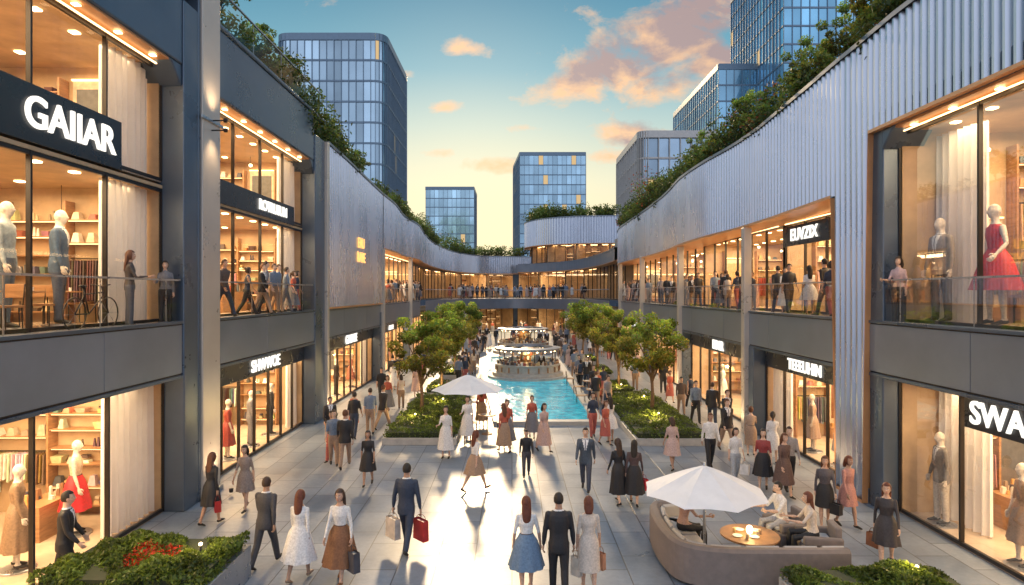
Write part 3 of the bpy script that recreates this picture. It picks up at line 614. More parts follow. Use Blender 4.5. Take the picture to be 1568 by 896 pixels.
    for cu in curt:
        c0,c1,zc=cu[:3]; uo=cu[3] if len(cu)>3 else .25
        mb=MB(); n=int((c1-c0)/.022); v=[]
        for i in range(n+1):
            a=c0+(c1-c0)*i/n; w=math.sin(i*.62+.8*math.sin(i*.07)); u=ug+uo+.10*w*abs(w)**.3+.02*math.sin(i*.21)
            v+= [F.P(a,u,z0+.06),F.P(a,u*1.0-.02*w,zc)]
        mb.add(v,[(2*i,2*i+2,2*i+3,2*i+1) for i in range(n)],m=M_curt,smooth=True); mb.obj('curtain',M_curt,par)
def sign(F,side,a,u,z,w,h,text,par=None,board=True,mat=M_letter,size=None,plank=None):
    e=empty('shop_sign'); 
    if board:
        mb=MB(); p0,p1=plank or (a-w/2,a+w/2); mb.fbox(F,p0,p1,u,u+.08,z-h/2,z+h/2,m=M_sign); mb.obj('sign_board',M_sign,e,bevel=.01)
    cu=bpy.data.curves.new('letters','FONT'); cu.body=text; cu.size=size or h*.75; cu.extrude=.02; cu.offset=.01; cu.align_x='CENTER'; cu.align_y='CENTER'; cu.materials.append(mat)
    o=bpy.data.objects.new('letters',cu); o.location=F.P(a,u-.03,z); o.rotation_euler=(math.pi/2,0,math.pi/2 if side<0 else -math.pi/2); o.parent=e; link(o)
def curve_pts(pts,step):
    P=[Vector((*p,0)) for p in pts]; out=[]
    for i in range(len(P)-1):
        p0=P[max(i-1,0)];p1=P[i];p2=P[i+1];p3=P[min(i+2,len(P)-1)]; n=24
        for k in range(n):
            t=k/n; out.append(.5*((2*p1)+(-p0+p2)*t+(2*p0-5*p1+4*p2-p3)*t*t+(-p0+3*p1-3*p2+p3)*t**3))
    out.append(P[-1]); res=[out[0]]; acc=0
    for i in range(1,len(out)):
        seg=(out[i]-out[i-1]).length; 
        if seg<1e-9: continue
        pos=step-acc
        while pos<=seg: res.append(out[i-1].lerp(out[i],pos/seg)); pos+=step
        acc=seg-(pos-step)
    return [(p.x,p.y) for p in res]
def normals(pts,side):
    N=[]
    for i in range(len(pts)):
        a=pts[max(i-1,0)];b=pts[min(i+1,len(pts)-1)]; t=Vector((b[0]-a[0],b[1]-a[1])).normalized(); N.append((t.y*side,-t.x*side) )
    return N
def ribbed(name,path,side,zb,zt,par,depth=.07,step=.055,soff=1.6,sm=M_soffit,cap=True,mat=M_rib):
    pts=curve_pts(path,step); N=normals(pts,side)
    mb=MB(); v=[];f=[]; pat=[0,0,1,1]
    for i,(p,n) in enumerate(zip(pts,N)):
        d=depth*pat[i%4]; b,t=zb(p),zt(p); 
        for z in(b,t): v.append((p[0]+n[0]*d,p[1]+n[1]*d,z))
    for i in range(len(pts)-1): f.append((2*i,2*i+2,2*i+3,2*i+1))
    mb.add(v,f,m=mat); 
    v=[];w=[]; 
    for i in range(0,len(pts),4):
        p,n=pts[i],N[i]; v+=[(p[0]-n[0]*.04,p[1]-n[1]*.04,zt(p)+.0),(p[0]-n[0]*.04,p[1]-n[1]*.04,zt(p)+.12),(p[0]+n[0]*.3,p[1]+n[1]*.3,zt(p)+.12),(p[0]+n[0]*.3,p[1]+n[1]*.3,zt(p)-1.0)]
        w+=[(p[0]-n[0]*.03,p[1]-n[1]*.03,zb(p)+.03),(p[0]-n[0]*.03,p[1]-n[1]*.03,zb(p)-.05),(p[0]+n[0]*soff,p[1]+n[1]*soff,zb(p)-.03)]
    k=len(v)//4
    if cap: mb.add(v,[(4*i+j,4*i+j+1,4*i+j+5,4*i+j+4) for i in range(k-1) for j in range(3)],m=M_beam)
    if soff: mb.add(w,[(3*i+j,3*i+j+1,3*i+j+4,3*i+j+3) for i in range(k-1) for j in range(2)],m=sm)
    mb.obj(name,M_rib,par); return pts,N
def lerp_tab(tab):
    xs=[t[0] for t in tab]; ys=[t[1] for t in tab]; return lambda p: float(np.interp(p[1],xs,ys))
FL=Fr((-8.1,0),(0,1),(-1,0)); FR=Fr((9.1,0),(0,1),(1,0))
BL=empty('left_mall_building'); BR=empty('right_mall_building'); BE=empty('end_mall_building')
def beam(F,a0,a1,par,seam=4.8):
    mb=MB(); a=a0
    while a<a1-.01:
        b=min(a+seam,a1); mb.fbox(F,a+.008,b-.008,0,.3,3.42,4.60,m=M_beam); a=b
    mb.fbox(F,a0,a1,.02,.34,3.38,4.63,m=M_dark); mb.fbox(F,a0,a1,-.03,.34,4.632,4.70,m=M_frame); mb.fbox(F,a0,a1,-.015,.3,3.30,3.378,m=M_frame)
    mb.obj('slab_edge_beam',M_beam,par,bevel=.006)
    mb=MB(); mb.fbox(F,a0,a1,.342,7.5,4.3,4.65,m=M_infloor); mb.fbox(F,a0,a1,.342,1.2,4.2,4.298,m=M_soffit); mb.obj('deck',M_infloor,par)
def rail(F,a0,a1,u,z=0,par=None):
    e=empty('glass_balustrade'); mb=MB(); mb.quad(F,a0,a1,u,z+4.70,z+5.68,m=M_rail); mb.obj('pane',M_rail,e)
    mb=MB(); mb.fbox(F,a0,a1,u-.03,u+.03,z+5.68,z+5.72,m=M_steel); a=a0
    while a<=a1: mb.fbox(F,a-.012,a+.012,u+.012,u+.03,z+4.70,z+5.68,m=M_steel); a+=2.4
    mb.obj('handrail',M_steel,e)
# LEFT
beam(FL,3,15.6,BL); beam(FL,16.2,56,BL)
mb=MB()
def pier(mb,F,a0,a1,z1,u1=1.05,m=M_frame): mb.fbox(F,a0,a1,-.04,u1,0,z1,m=m)
pier(mb,FL,15.6,16.3,12.6); pier(mb,FL,26.0,27.3,11.9); pier(mb,FL,38.9,39.5,4.2,.8); pier(mb,FL,50,50.6,3.3,.8)
mb.obj('piers',M_frame,BL,bevel=.03)
mb=MB()
mb.fbox(FL,3,15.598,0,1.05,11.0,13.1,m=M_frame); mb.fbox(FL,17.52,25.998,0,1.05,10.8,12.7,m=M_frame)
mb.fbox(FL,3,16.5,-.06,.5,13.102,13.25,m=M_frame); mb.fbox(FL,17.3,27.4,-.06,.5,12.702,12.84,m=M_frame)
for a,z in((15.6,11.0),(26.0,10.8)):
    q=.55; mb.add([FL.P(a-.001,.02,z-q),FL.P(a-q,.02,z-.001),FL.P(a-.001,.02,z-.001),FL.P(a-.001,1.0,z-q),FL.P(a-q,1.0,z-.001),FL.P(a-.001,1.0,z-.001)],[(0,1,2),(3,5,4),(0,3,4,1),(0,2,5,3),(1,4,5,2)],m=M_frame)
mb.obj('portal_header',M_frame,BL,bevel=.04)
mb=MB(); mb.fbox(FL,3,15.59,.06,1.6,10.95,10.998,m=M_soffit); mb.fbox(FL,17.53,25.99,.06,1.6,10.75,10.798,m=M_soffit); mb.fbox(FL,3,16,1.06,14,11.1,12.4,m=M_roof); mb.fbox(FL,16.01,39.5,1.06,14,11.2,11.6,m=M_roof); mb.fbox(FL,39.51,96,1.2,14,10.0,10.4,m=M_roof); mb.obj('roof_slab',M_roof,BL)
mb=MB(); mb.fbox(FL,16.42,17.4,-.1,1.05,0,13.5,m=M_cream); mb.fbox(FL,16.3,17.52,-.14,-.101,0,.14,m=M_steel); mb.fbox(FL,16.3,17.52,-.14,-.101,9.9,10.0,m=M_steel); mb.fbox(FL,16.301,16.419,-.05,1,0,13.3,m=M_frame); mb.fbox(FL,17.401,17.52,-.05,1,0,13.3,m=M_frame); mb.obj('lit_pilaster',M_cream,BL,bevel=.02)
shop(FL,5,15.59,DZ,7.95,.55,5,BL,P=12,curt=[(13.75,15.45,7.9)],added_led=False)
shop(FL,5,15.59,8.1,10.9,.55,5,BL,P=11,curt=[(13.75,15.45,10.85)])
shop(FL,17.52,25.98,DZ,7.95,.55,5,BL,P=12,curt=[(24.2,25.9,7.9)],added_led=False,mull=2)
shop(FL,17.52,25.98,8.1,10.7,.55,5,BL,P=11,curt=[(24.2,25.9,10.6)],mull=2)
shop(FL,5,15.59,0,3.28,.5,5,BL,P=15,curt=[(13.75,15.5,3.2)],mull=2)
shop(FL,17.52,25.98,0,3.28,.5,5,BL,P=16,mull=1.3,curt=[(25.0,25.9,2.6)])
shop(FL,27.35,38.85,0,3.28,.5,5,BL,P=16,mull=1.3,curt=[(37.4,38.6,2.6)])
shop(FL,39.55,49.95,0,3.28,.5,4,BL,P=18,mull=1.5); shop(FL,50.65,60,0,3.28,.5,4,BL,P=18,mull=1.5)
shop(FL,39.6,56,DZ,8.1,1.0,4,BL,P=18,mull=1.8)
ztl=lerp_tab([(27,11.9),(31,11.8),(36,11.6),(41,11.4),(48,11.1),(56,10.9),(65,10.7),(75,10.7),(88,10.6),(94,10.6)])
PLm=[(-8.02,27.62),(-8.02,30),(-8.02,39.5)]
ribbed('ribbed_metal_wall',PLm,-1,lambda p:4.72,ztl,BL,soff=.3,depth=.12,step=.07)
PLf=[(-8.0,39.5),(-7.9,43),(-8.1,48),(-7.8,53),(-8.2,60),(-8.4,70),(-7.6,82),(-4.5,91),(0,93.2),(3,93.5)]
ribbed('ribbed_metal_fascia',PLf,-1,lambda p:8.15,ztl,BL,depth=.12,step=.07)
mb=MB(); mb.fbox(FL,27.5,39.5,.3,1,4.7,11,m=M_frame); mb.obj('wall_core',M_frame,BL)
rail(FL,3,15.58,.06); rail(FL,17.55,25.95,.06); rail(FL,39.6,56,.1)
rail(FL,3,16.3,.03,8.55); rail(FL,17.6,27.2,.03,8.13)
sign(FL,-1,12.35,.45,8.6,4,1.05,'GAIIAR',plank=(6,13.9),size=.8)
sign(FL,-1,22.7,.45,8.38,3.4,.72,'ROTRUSUN',plank=(17.6,24.9),size=.5)
sign(FL,-1,21.9,.40,2.95,4,.62,'SHWWOE',plank=(17.6,25.95),size=.55)
sign(FL,-1,33.5,.40,2.95,4,.62,'GRUARE',plank=(27.7,38.8),size=.62)
sign(FL,-1,44.5,.40,2.95,4,.5,'AVRONE',plank=(42,47),size=.42)
sign(FL,-1,33.5,-.12,7.6,1,1,'EAU\nRAVE',board=False,mat=M_gold,size=.75)
# RIGHT
beam(FR,3,16.15,BR); beam(FR,17.72,54,BR)
mb=MB(); mb.fbox(FR,15.6,16.18,.02,1.05,0,9.6,m=M_frame); mb.fbox(FR,23.9,24.9,-.02,.9,0,3.3,m=M_frame); mb.fbox(FR,33.8,34.5,0,.9,0,3.3,m=M_frame); mb.fbox(FR,43.8,44.5,0,.9,0,3.3,m=M_frame)
mb.obj('piers',M_frame,BR,bevel=.03)
mb=MB(); mb.fbox(FR,3,16.18,-.02,1.05,9.4,9.9,m=M_frame); q=.5;a=15.6;z=9.4
mb.add([FR.P(a,.0,z-q),FR.P(a-q,.0,z),FR.P(a,.0,z),FR.P(a,1.0,z-q),FR.P(a-q,1.0,z),FR.P(a,1.0,z)],[(0,1,2),(3,5,4),(0,3,4,1),(0,2,5,3),(1,4,5,2)],m=M_frame)
mb.obj('portal_header',M_frame,BR,bevel=.04)
mb=MB(); mb.fbox(FR,3,15.59,.05,1.8,9.34,9.398,m=M_soffit); mb.fbox(FR,3,17.7,1.06,14,9.75,11.2,m=M_roof); mb.fbox(FR,17.71,60,.6,14,9.2,10.4,m=M_roof); mb.fbox(FR,54,96,1.4,14,8.2,8.6,m=M_roof); mb.obj('roof_slab',M_roof,BR)
shop(FR,5,15.58,DZ,9.3,.45,5,BR,P=11,mull=2.6,curt=[(13.9,15.45,9.2,.85)])
shop(FR,17.75,23.9,DZ,7.95,1.25,5,BR,P=15,mull=1.5)
shop(FR,24.1,34,DZ,7.95,1.25,5,BR,P=15,mull=1.6); shop(FR,34.1,44,DZ,7.95,1.25,4,BR,P=16,mull=1.6); shop(FR,44.1,54,DZ,7.95,1.25,4,BR,P=16,mull=1.6)
shop(FR,5,15.58,0,3.28,.45,5,BR,P=15,curt=[(13.8,15.45,3.2,.85)],mull=2.2)
shop(FR,17.75,23.85,0,3.28,.5,5,BR,P=16,mull=1.5,curt=[(22.4,23.7,3.0),(17.9,18.5,3.0)])
shop(FR,24.95,33.75,0,3.28,.5,5,BR,P=16,mull=1.5); shop(FR,34.55,43.75,0,3.28,.5,4,BR,P=18,mull=1.5); shop(FR,44.55,56,0,3.28,.5,4,BR,P=18,mull=1.5)
ztr=lerp_tab([(3,11.9),(10,12.0),(15,11.9),(19,11.6),(23,11.35),(28,11.3),(33,11.3),(38,11.1),(44,10.9),(54,10.6),(60,10.6)])
def zbr(p):
    if p[1]<16.2: return 9.45
    if p[1]<17.7: return 0.05
    return float(np.interp(p[1],[17.7,22,28,40,54,60],[8.1,8.0,7.95,7.85,7.8,7.8]))
PRf=[(9.0,3),(9.0,10),(9.0,16.2),(8.97,17.7),(9.0,22),(9.0,25.5),(8.75,29),(8.75,33),(9.0,37),(9.05,42),(8.9,48),(8.9,53),(9.6,56.5),(11.6,58.6),(18,59.5)]
ribbed('ribbed_metal_fascia',PRf,1,zbr,ztr,BR,depth=.12,step=.065,soff=1.9)
mb=MB(); mb.fbox(FR,16.25,17.65,.02,1.05,0,9.6,m=M_steel); mb.obj('pilaster_core',M_steel,BR)
rail(FR,3,15.55,.06); rail(FR,17.75,54,.1)
for a in (24.5,34.1,44.1,53):
    mb=MB(); mb.fbox(FR,a-.16,a+.16,-.2,.1,0,7.9,m=M_cream); mb.obj('column',M_cream,BR,bevel=.02)
for a in (39.4,50.3):
    mb=MB(); mb.fbox(FL,a-.16,a+.16,-.2,.1,0,8.1,m=M_cream); mb.obj('column',M_cream,BL,bevel=.02)
mb=MB(); mb.fbox(FL,27.31,27.61,-.16,.05,0,11.9,m=M_cream); mb.obj('column',M_cream,BL,bevel=.02)
sign(FR,1,21.5,.8,7.4,3,.7,'EUVZIX',size=.58,plank=(19.8,23.2))
sign(FR,1,20.6,.40,2.95,4,.6,'TEEEUHIN',plank=(17.8,23.8),size=.52)
sign(FR,1,29.2,.40,2.95,4,.6,'EIIHIR',plank=(25,33.7),size=.6)
sign(FR,1,39.2,.40,2.95,4,.6,'BORUNIE',plank=(34.6,43.7),size=.6)
sign(FR,1,49.2,.40,2.95,4,.6,'VARAINE',plank=(44.6,54),size=.6)
sign(FR,1,11.75,.38,2.92,4,.66,'SWAZAR',plank=(5,13.3),size=.66)
def spot(F,a,u,z,e,down=False,par=None):
    l=bpy.data.lights.new('facade_uplight','SPOT'); l.energy=e; l.spot_size=math.radians(95); l.spot_blend=1; l.color=(1,.66,.34); l.shadow_soft_size=.12
    sg=1 if F is FL else -1
    o=bpy.data.objects.new('facade_uplight',l); o.location=F.P(a,u,z); o.rotation_euler=(0 if down else math.pi,math.radians(16 if down else -16)*sg,0); o.parent=par; link(o)
    mb=MB(); p=F.P(a,u-.02,z-.12 if not down else z+.12); mb.tube([(p[0],p[1],p[2]-.05),(p[0],p[1],p[2]+.05)],[.05,.06],10,m=M_dark)
    if z>1: q=F.P(a,-.1,p[2]); mb.tube([p,q],[.02,.02],6,m=M_dark,ref=(0,0,1))
    mb.obj('uplight_fixture',M_dark,par)
spot(FL,16.9,-.6,.25,420,par=BL); spot(FR,17.0,-.65,.25,420,par=BR); spot(FL,16.9,-.45,9.6,130,True,par=BL); spot(FL,16.9,-.45,10.1,170,par=BL)
spot(FL,27.4,-.5,.25,220,par=BL)
for a in(24.5,34.1,44.1): spot(FR,a,-.6,.25,220,par=BR)
# lamps added in front of glazing to warm the dark soffits
for F,a0,a1,z,par in((FL,5,15.3,10.93,BL),(FL,17.8,25.6,10.73,BL),(FR,5,15.3,9.32,BR)):
    mb=MB(); a=a0+.6
    while a<a1: mb.fbox(F,a,a+.12,.2,.32,z-.02,z,m=M_lamp); a+=1.3
    mb.obj('added_soffit_lamps',M_lamp,par)
# END arcades
def arcade(path,side,z0,z1,ug,dep,par,seglen=6,light=False):
    pts=curve_pts(path,seglen)
    if (Vector(pts[-1])-Vector(path[-1])).length>1: pts.append(path[-1])
    for a,b in zip(pts,pts[1:]):
        d=Vector(b)-Vector(a); L=d.length; t=d.normalized(); n=(t.y*side,-t.x*side); F=Fr(a,(t.x,t.y),n)
        shop(F,0,L,z0,z1,ug,dep,par,far=True,mull=1.8,P=15,dens=.8,step=.55,light=light,added_led=False)
PL=[(-8.2,60),(-8.4,70),(-7.3,82),(-4,90),(.5,92.5)]; PR=[(9.1,56),(9.4,68),(8.2,80),(4.8,89),(.5,92.5)]
arcade([(-8.2,56.2)]+PL,-1,DZ,8.0,.9,3.5,BE); arcade(PR,1,DZ,8.3,.9,3.5,BE)
arcade(PL,-1,0,3.6,.6,3.5,BE); arcade(PR,1,0,3.6,.6,3.5,BE)
ribbed('white_band',[(9.3,57.5),(9.3,68),(8.0,80),(4.6,88.6),(.5,92)],1,lambda p:8.3,lambda p:9.4,BE,depth=.01,mat=M_beam,step=.2)
RB=[(1.9,98),(2.1,93),(4.2,88.4),(8.5,85.6),(14,84.6),(22,84.5)]
BRd=empty('round_terrace_building')
ribbed('ribbed_metal_fascia',RB,-1,lambda p:12.0,lambda p:15.6,BRd,depth=.16,step=.11)
arcade(RB,-1,9.55,12,.9,3,BRd,5)
mb=MB(); mb.add([(x,y,14.9) for x,y in [(2.3,97),(2.6,93),(4.6,89),(8.8,86.2),(14,85.2),(22,85.2),(22,110),(2.4,110)]],[tuple(range(8))],m=M_roof); mb.obj('roof',M_roof,BRd)
mb=MB(); mb.box(-22,22,100,101,0,10.2,m=M_frame); mb.obj('rear_wall',M_frame,BE)
# bridge
e=empty('footbridge'); xs=[-8.05+17.1*i/60 for i in range(61)]
def by(x): return 56+24*math.sqrt(max(0,1-((x-.5)/8.62)**2))
mb=MB(); v=[];
for x in xs: y=by(x); v+=[(x,y,3.4),(x,y,4.64),(x,y+.3,4.64),(x,95,4.63),(x,95,3.4),(x,y+.3,3.4)]
fs=[]
for i in range(60):
    o=6*i; fs+=[(o+j,o+6+j,o+6+(j+1)%6,o+(j+1)%6) for j in range(6)]
mb.add(v,fs,m=M_beam); mb.obj('bridge_deck',M_beam,e)
mb=MB(); v=[]; v2=[]
for x in xs: y=by(x)+.1; v+=[(x,y,4.7),(x,y,5.66)]; v2.append((x,y,5.70))
mb.add(v,[(2*i,2*i+2,2*i+3,2*i+1) for i in range(60)],m=M_rail); mb.tube(v2,[.035]*61,6,m=M_steel,ref=(0,0,1)); mb.obj('balustrade',M_rail,e)
for x in (-5.5,6.5):
    mb=MB(); mb.tube([(x,by(x)+1,0),(x,by(x)+1,3.4)],[.3,.3],16,m=M_cream); mb.obj('bridge_column',M_cream,e)
arealight('under_bridge_light',W,.5,84,3.3,12,10,2200,e)
arealight('bridge_deck_light',W,.5,88,7.9,12,6,1500,e)
# roof plants
def roof_plants(name,path,side,zf,u0,u1,n,rmin,rmax,leaf=.09,per=150,gap=.35,flowers=False,up=.5):
    pts=curve_pts(path,.25); N=normals(pts,side); P=[];C=[]
    for i in range(n):
        k=R.randrange(len(pts)); g=math.sin(k*.09)+.6*math.sin(k*.037+2)
        if g<-gap and R.random()<.6: continue
        p,nn=pts[k],N[k]; u=R.uniform(u0,u1); r=R.uniform(rmin,rmax)*(1+.4*max(0,g)); c=(p[0]+nn[0]*u,p[1]+nn[1]*u,zf(p)+r*R.uniform(.0,1.1)*up*1.6+u*.35)
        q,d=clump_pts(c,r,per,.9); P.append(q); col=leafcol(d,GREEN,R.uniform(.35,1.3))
        if flowers and R.random()<.08: col[::2]=np.array([.45,.08,.02])
        C.append(col)
    leaf_obj(name,np.concatenate(P),leaf,np.concatenate(C))
roof_plants('roof_garden_plants',[(-8.1,4),(-8.1,16),(-8.1,27)],-1,lambda p:13.2 if p[1]<17.3 else 12.8,.3,1.5,120,.4,.8,.08,200,up=.7)
roof_plants('roof_garden_plants',[(-8.1,24),(-8.1,39),(-8.1,60),(-8.2,75)],-1,lambda p:ztl(p)+.1,.2,1.4,210,.4,.75,.09,140,gap=.6,up=.6)
roof_plants('roof_garden_plants',[(9,4),(9,12),(9,24),(9,40),(9,54)],1,lambda p:ztr(p)+.1,.2,1.6,340,.35,.8,.08,200,flowers=True,gap=.9,up=.8)
roof_plants('roof_garden_plants',[(2.5,97),(2.7,93),(4.8,89),(9,86.5),(14,85.5),(20,85.5)],-1,lambda p:15.6,.3,2,100,.6,1.1,.16,110,gap=3)
roof_plants('roof_garden_plants',[(-8,80),(-4.5,92),(0,94.5),(3,95)],-1,lambda p:10.6,.4,2,60,.5,1.0,.15,90,gap=3)
for x,y,z,s in [(-9.0,19.3,12.7,.72),(-9.0,22.5,12.6,.55),(-9.1,25.5,12.4,.6),(-9.2,31,11.7,.55),(9.9,21,11.2,.62),(10.0,33,11.2,.62),(9.9,14.2,11.5,.72),(9.9,16.6,11.4,.65),(9.9,18.6,11.3,.6),(-9.1,37,11.4,.55),(9.9,26.5,11.2,.62),(10.0,43,10.9,.55),(-9.1,52,10.9,.5)]: tree(x,y,s,x*3,int(y),z,'roof_garden_shrub')
# ---------------------------------------------------------------- towers
def tower(name,poly,z1,fh,bw,tint,lit=.06,fin=.12,round_r=0,slabm=M_steel,glow=(1,.7,.35)):
    e=empty(name); pts=[]; n=len(poly)
    for i in range(n):
        p=Vector(poly[i]); a=(Vector(poly[i-1])-p); b=(Vector(poly[(i+1)%n])-p); a.normalize(); b.normalize()
        if round_r:
            q0=p+a*round_r; q1=p+b*round_r
            for k in range(7): t=k/6; pts.append(q0*(1-t)**2+p*2*t*(1-t)+q1*t*t)
        else: pts.append(p)
    ml=emis('lit_window',glow,.75); mg=attrmat('tower_glass',.14,.75,nscale=.12); panes=MB(); fr=MB(); m=len(pts); nf=int(z1/fh); base=z1-nf*fh
    cen=sum(pts,Vector((0,0)))/m
    for i in range(m):
        a,b=pts[i],pts[(i+1)%m]; L=(b-a).length; nb=max(1,round(L/bw)); t=(b-a)/L; nn=(t.y,-t.x)
        if Vector(nn).dot((a+b)/2-cen)<0: nn=(-nn[0],-nn[1])
        F=Fr((a.x,a.y),(t.x,t.y),nn); vk=1
        for k in range(nb):
            a0=L*k/nb;a1=L*(k+1)/nb; vk=.6*vk+.4*R.choice([.6,1,1.6])
            for f in range(nf):
                za=base+f*fh; zb=za+fh; j=[R.uniform(-.02,.02) for _ in range(4)]; c=R.uniform(.85,1.15)*vk; tt=f/nf
                panes.add([F.P(a0,j[0],za),F.P(a1,j[1],za),F.P(a1,j[2],zb),F.P(a0,j[3],zb)],[(0,1,2,3)],[min(.95,q*c) for q in tint],ml if R.random()<lit*(1.6-tt) else mg)
            fr.fbox(F,a0-.05,a0+.05,.0,fin,base,z1,m=slabm)
        for f in range(nf+1):
            za=base+f*fh; fr.fbox(F,0,L,.01,fin*.6,za-.16,za+.16,m=slabm)
        fr.fbox(F,0,L,.02,fin*.9,z1-.1,z1+1.1,m=slabm)
    panes.add([(p.x,p.y,z1) for p in pts],[tuple(range(m))],m=M_roof)
    panes.obj('glass_panes',mg,e); fr.obj('mullions_and_floors',slabm,e)
M_tw=simple('tower_mullion',(.15,.21,.28),.4,.4)
M_tw2=simple('tower_band_pale',(.50,.46,.43),.5,.2)
tower('glass_office_tower',[(-41,110),(-22,110),(-22,134),(-41,134)],49.3,3.6,1.3,(.34,.46,.56),.02,.2,2.5,M_tw)
tower('glass_office_tower',[(-34,250),(-15,250),(-15,270),(-34,270)],46,3.5,1.8,(.34,.50,.60),.03,.2,0,M_tw)
tower('glass_office_tower',[(2.7,220),(25.5,220),(24,245),(.5,245)],53,3.4,1.6,(.30,.45,.56),.10,.2,0,M_tw)
tower('banded_office_block',[(22.3,110),(36,110),(36,134),(22.3,134)],32.3,3.6,2.0,(.30,.40,.50),.05,.5,1.2,M_tw2)
tower('glass_office_tower',[(42.3,130),(60,130),(60,166),(42.3,166)],51.2,3.3,1.6,(.27,.50,.68),.01,.15,0,M_tw)
tower('glass_office_tower',[(50.5,118),(75,118),(75,146),(50.5,146)],72,3.4,1.6,(.24,.50,.70),.01,.2,0,M_tw)
# ---------------------------------------------------------------- furniture
def umbrella(x,y,r,zr,zt,n=8,rot=.2,z0=0):
    e=empty('patio_umbrella'); mb=MB(); V=[];K=n*4; M=7
    for j in range(M):
        q=j/(M-1)
        for k in range(K):
            a=rot+2*math.pi*k/K; s_=math.sin(math.pi*(k%4)/4); sc_=1-.085*s_*q; z=zt-(zt-zr)*(q**1.15)-.16*s_*q*(1-q)-.02*s_*q
            V.append((x+math.cos(a)*r*q*sc_,y+math.sin(a)*r*q*sc_,z+.05*s_*q))
    mb.add(V,[(j*K+k,(j+1)*K+k,(j+1)*K+(k+1)%K,j*K+(k+1)%K) for j in range(M-1) for k in range(K)],m=M_white)
    mb.obj('canopy',M_white,e)
    mb=MB(); mb.tube([(x,y,z0),(x,y,zt+.06)],[.03,.025],8,m=M_steel); mb.rev((x,y,z0),[(.3,0),(.3,.06),(.04,.09)],16,m=M_dark)
    for k in range(n):
        a=rot+2*math.pi*k/n; mb.tube([(x,y,zt-.02),(x+math.cos(a)*r*.98,y+math.sin(a)*r*.98,zr-.02)],[.009,.008],5,m=M_steel); mb.tube([(x,y,zr-.1),(x+math.cos(a)*r*.5,y+math.sin(a)*r*.5,(zr+zt)/2-.04)],[.007,.007],5,m=M_steel)
    mb.obj('pole_and_ribs',M_steel,e)
umbrella(3.76,12.4,1.2,1.5,2.02); umbrella(-1.72,24.6,1.42,1.62,2.22)
def sofa(path,side):
    e=empty('lounge_sofa'); pts=curve_pts(path,.1); N=normals(pts,side)
    def ext(prof,m,name,sub=None):
        mb=MB(); 
        groups=[(0,len(pts))] if not sub else [(i,min(i+sub,len(pts)))for i in range(0,len(pts)-2,sub)]
        for g0,g1 in groups:
            rs=[]
            for i in range(g0,g1): p,n=pts[i],N[i]; rs.append([(p[0]+n[0]*u,p[1]+n[1]*u,z) for u,z in prof])
            if len(rs)>1: mb.rings(rs,m=m,smooth=False)
        mb.obj(name,m,e,bevel=.03)
    ext([(0,.05),(0,.70),(.05,.76),(.15,.76),(.22,.70),(.25,.36),(.84,.36),(.86,.05)],M_sofa,'sofa_frame')
    ext([(.27,.362),(.86,.362),(.87,.45),(.84,.48),(.29,.48),(.26,.45)],M_cush,'seat_cushions',9)
    ext([(.235,.482),(.36,.482),(.33,.70),(.27,.74),(.23,.70)],M_cush,'back_cushions',7)
sofa([(3.6,14.3),(3.1,14.1),(2.95,13.4),(2.95,12.4),(3.15,11.75),(3.8,11.45),(4.9,11.4),(6.2,11.4)],-1)
e=empty('round_lounge_table'); mb=MB(); c=(4.85,12.95,0)
mb.rev(c,[(.35,0),(.3,.04),(.05,.08),(.05,.40),(.55,.42),(.58,.44),(.58,.47),(0,.47)],28,m=M_wood)
for i in range(9):
    a=i*.7; q=R.uniform(.15,.45); p=(c[0]+math.cos(a)*q,c[1]+math.sin(a)*q,.47); 
    if i%2: mb.rev(p,[(.0,.0),(.07,.0),(.10,.02),(0,.012)],12,m=M_white)
    else: mb.rev(p,[(.03,0),(.035,.09),(.02,.1),(0,.1)],8,col=R.choice(GC),m=M_goods)
mb.ell((c[0],c[1],.56),(.07,.07,.09),10,7,m=M_lamp); mb.obj('table_body',M_wood,e); o=plight('table_lantern',(c[0],c[1],.78),16,.08); o.parent=e
def chair(x,y,ang,col=M_wood,z=0):
    mb=MB(); 
    for sx in(-.2,.2):
        for sy in(-.2,.2): mb.tube([(sx,sy,0),(sx*.95,sy*.95,.44)],[.014,.016],5,m=M_dark)
    mb.box(-.22,.22,-.22,.22,.44,.48,m=col)
    for sx in(-.2,.2): mb.tube([(sx,-.2,.48),(sx,-.25,.88)],[.014,.012],5,m=M_dark)
    mb.box(-.2,.2,-.255,-.225,.62,.88,m=col)
    mb.obj('cafe_chair',col,None,.008,(x,y,z),(0,0,ang))
def armchair(x,y,ang):
    mb=MB(); mb.box(-.38,.38,-.38,.38,.08,.42,m=M_sofa); mb.box(-.38,-.26,-.38,.36,.421,.6,m=M_sofa); mb.box(.26,.38,-.38,.36,.421,.6,m=M_sofa); mb.box(-.26,.26,-.38,-.24,.421,.78,m=M_sofa); mb.box(-.25,.25,-.23,.37,.422,.5,m=M_cush)
    mb.obj('armchair',M_sofa,None,.04,(x,y,0),(0,0,math.radians(ang)))
armchair(5.85,13.5,100); armchair(6.15,12.75,80)
def table(x,y,z=0):
    mb=MB(); mb.rev((0,0,0),[(.22,0),(.2,.03),(.025,.05),(.025,.71),(.34,.72),(.35,.74),(.34,.755),(0,.755)],20,m=M_wood); mb.rev((.1,.05,.755),[(.03,0),(.035,.08),(0,.08)],8,m=M_white); mb.rev((-.12,-.05,.755),[(.0,.0),(.07,.0),(.10,.02),(0,.012)],10,m=M_white)
    mb.obj('cafe_table',M_wood,None,0,(x,y,z))
for x,y in [(3.9,30.5),(4.05,33.4),(3.95,36.5),(-2.5,32.5),(-.95,24.2)]:
    table(x,y); chair(x-.6,y,-1.57); chair(x+.6,y,1.57)
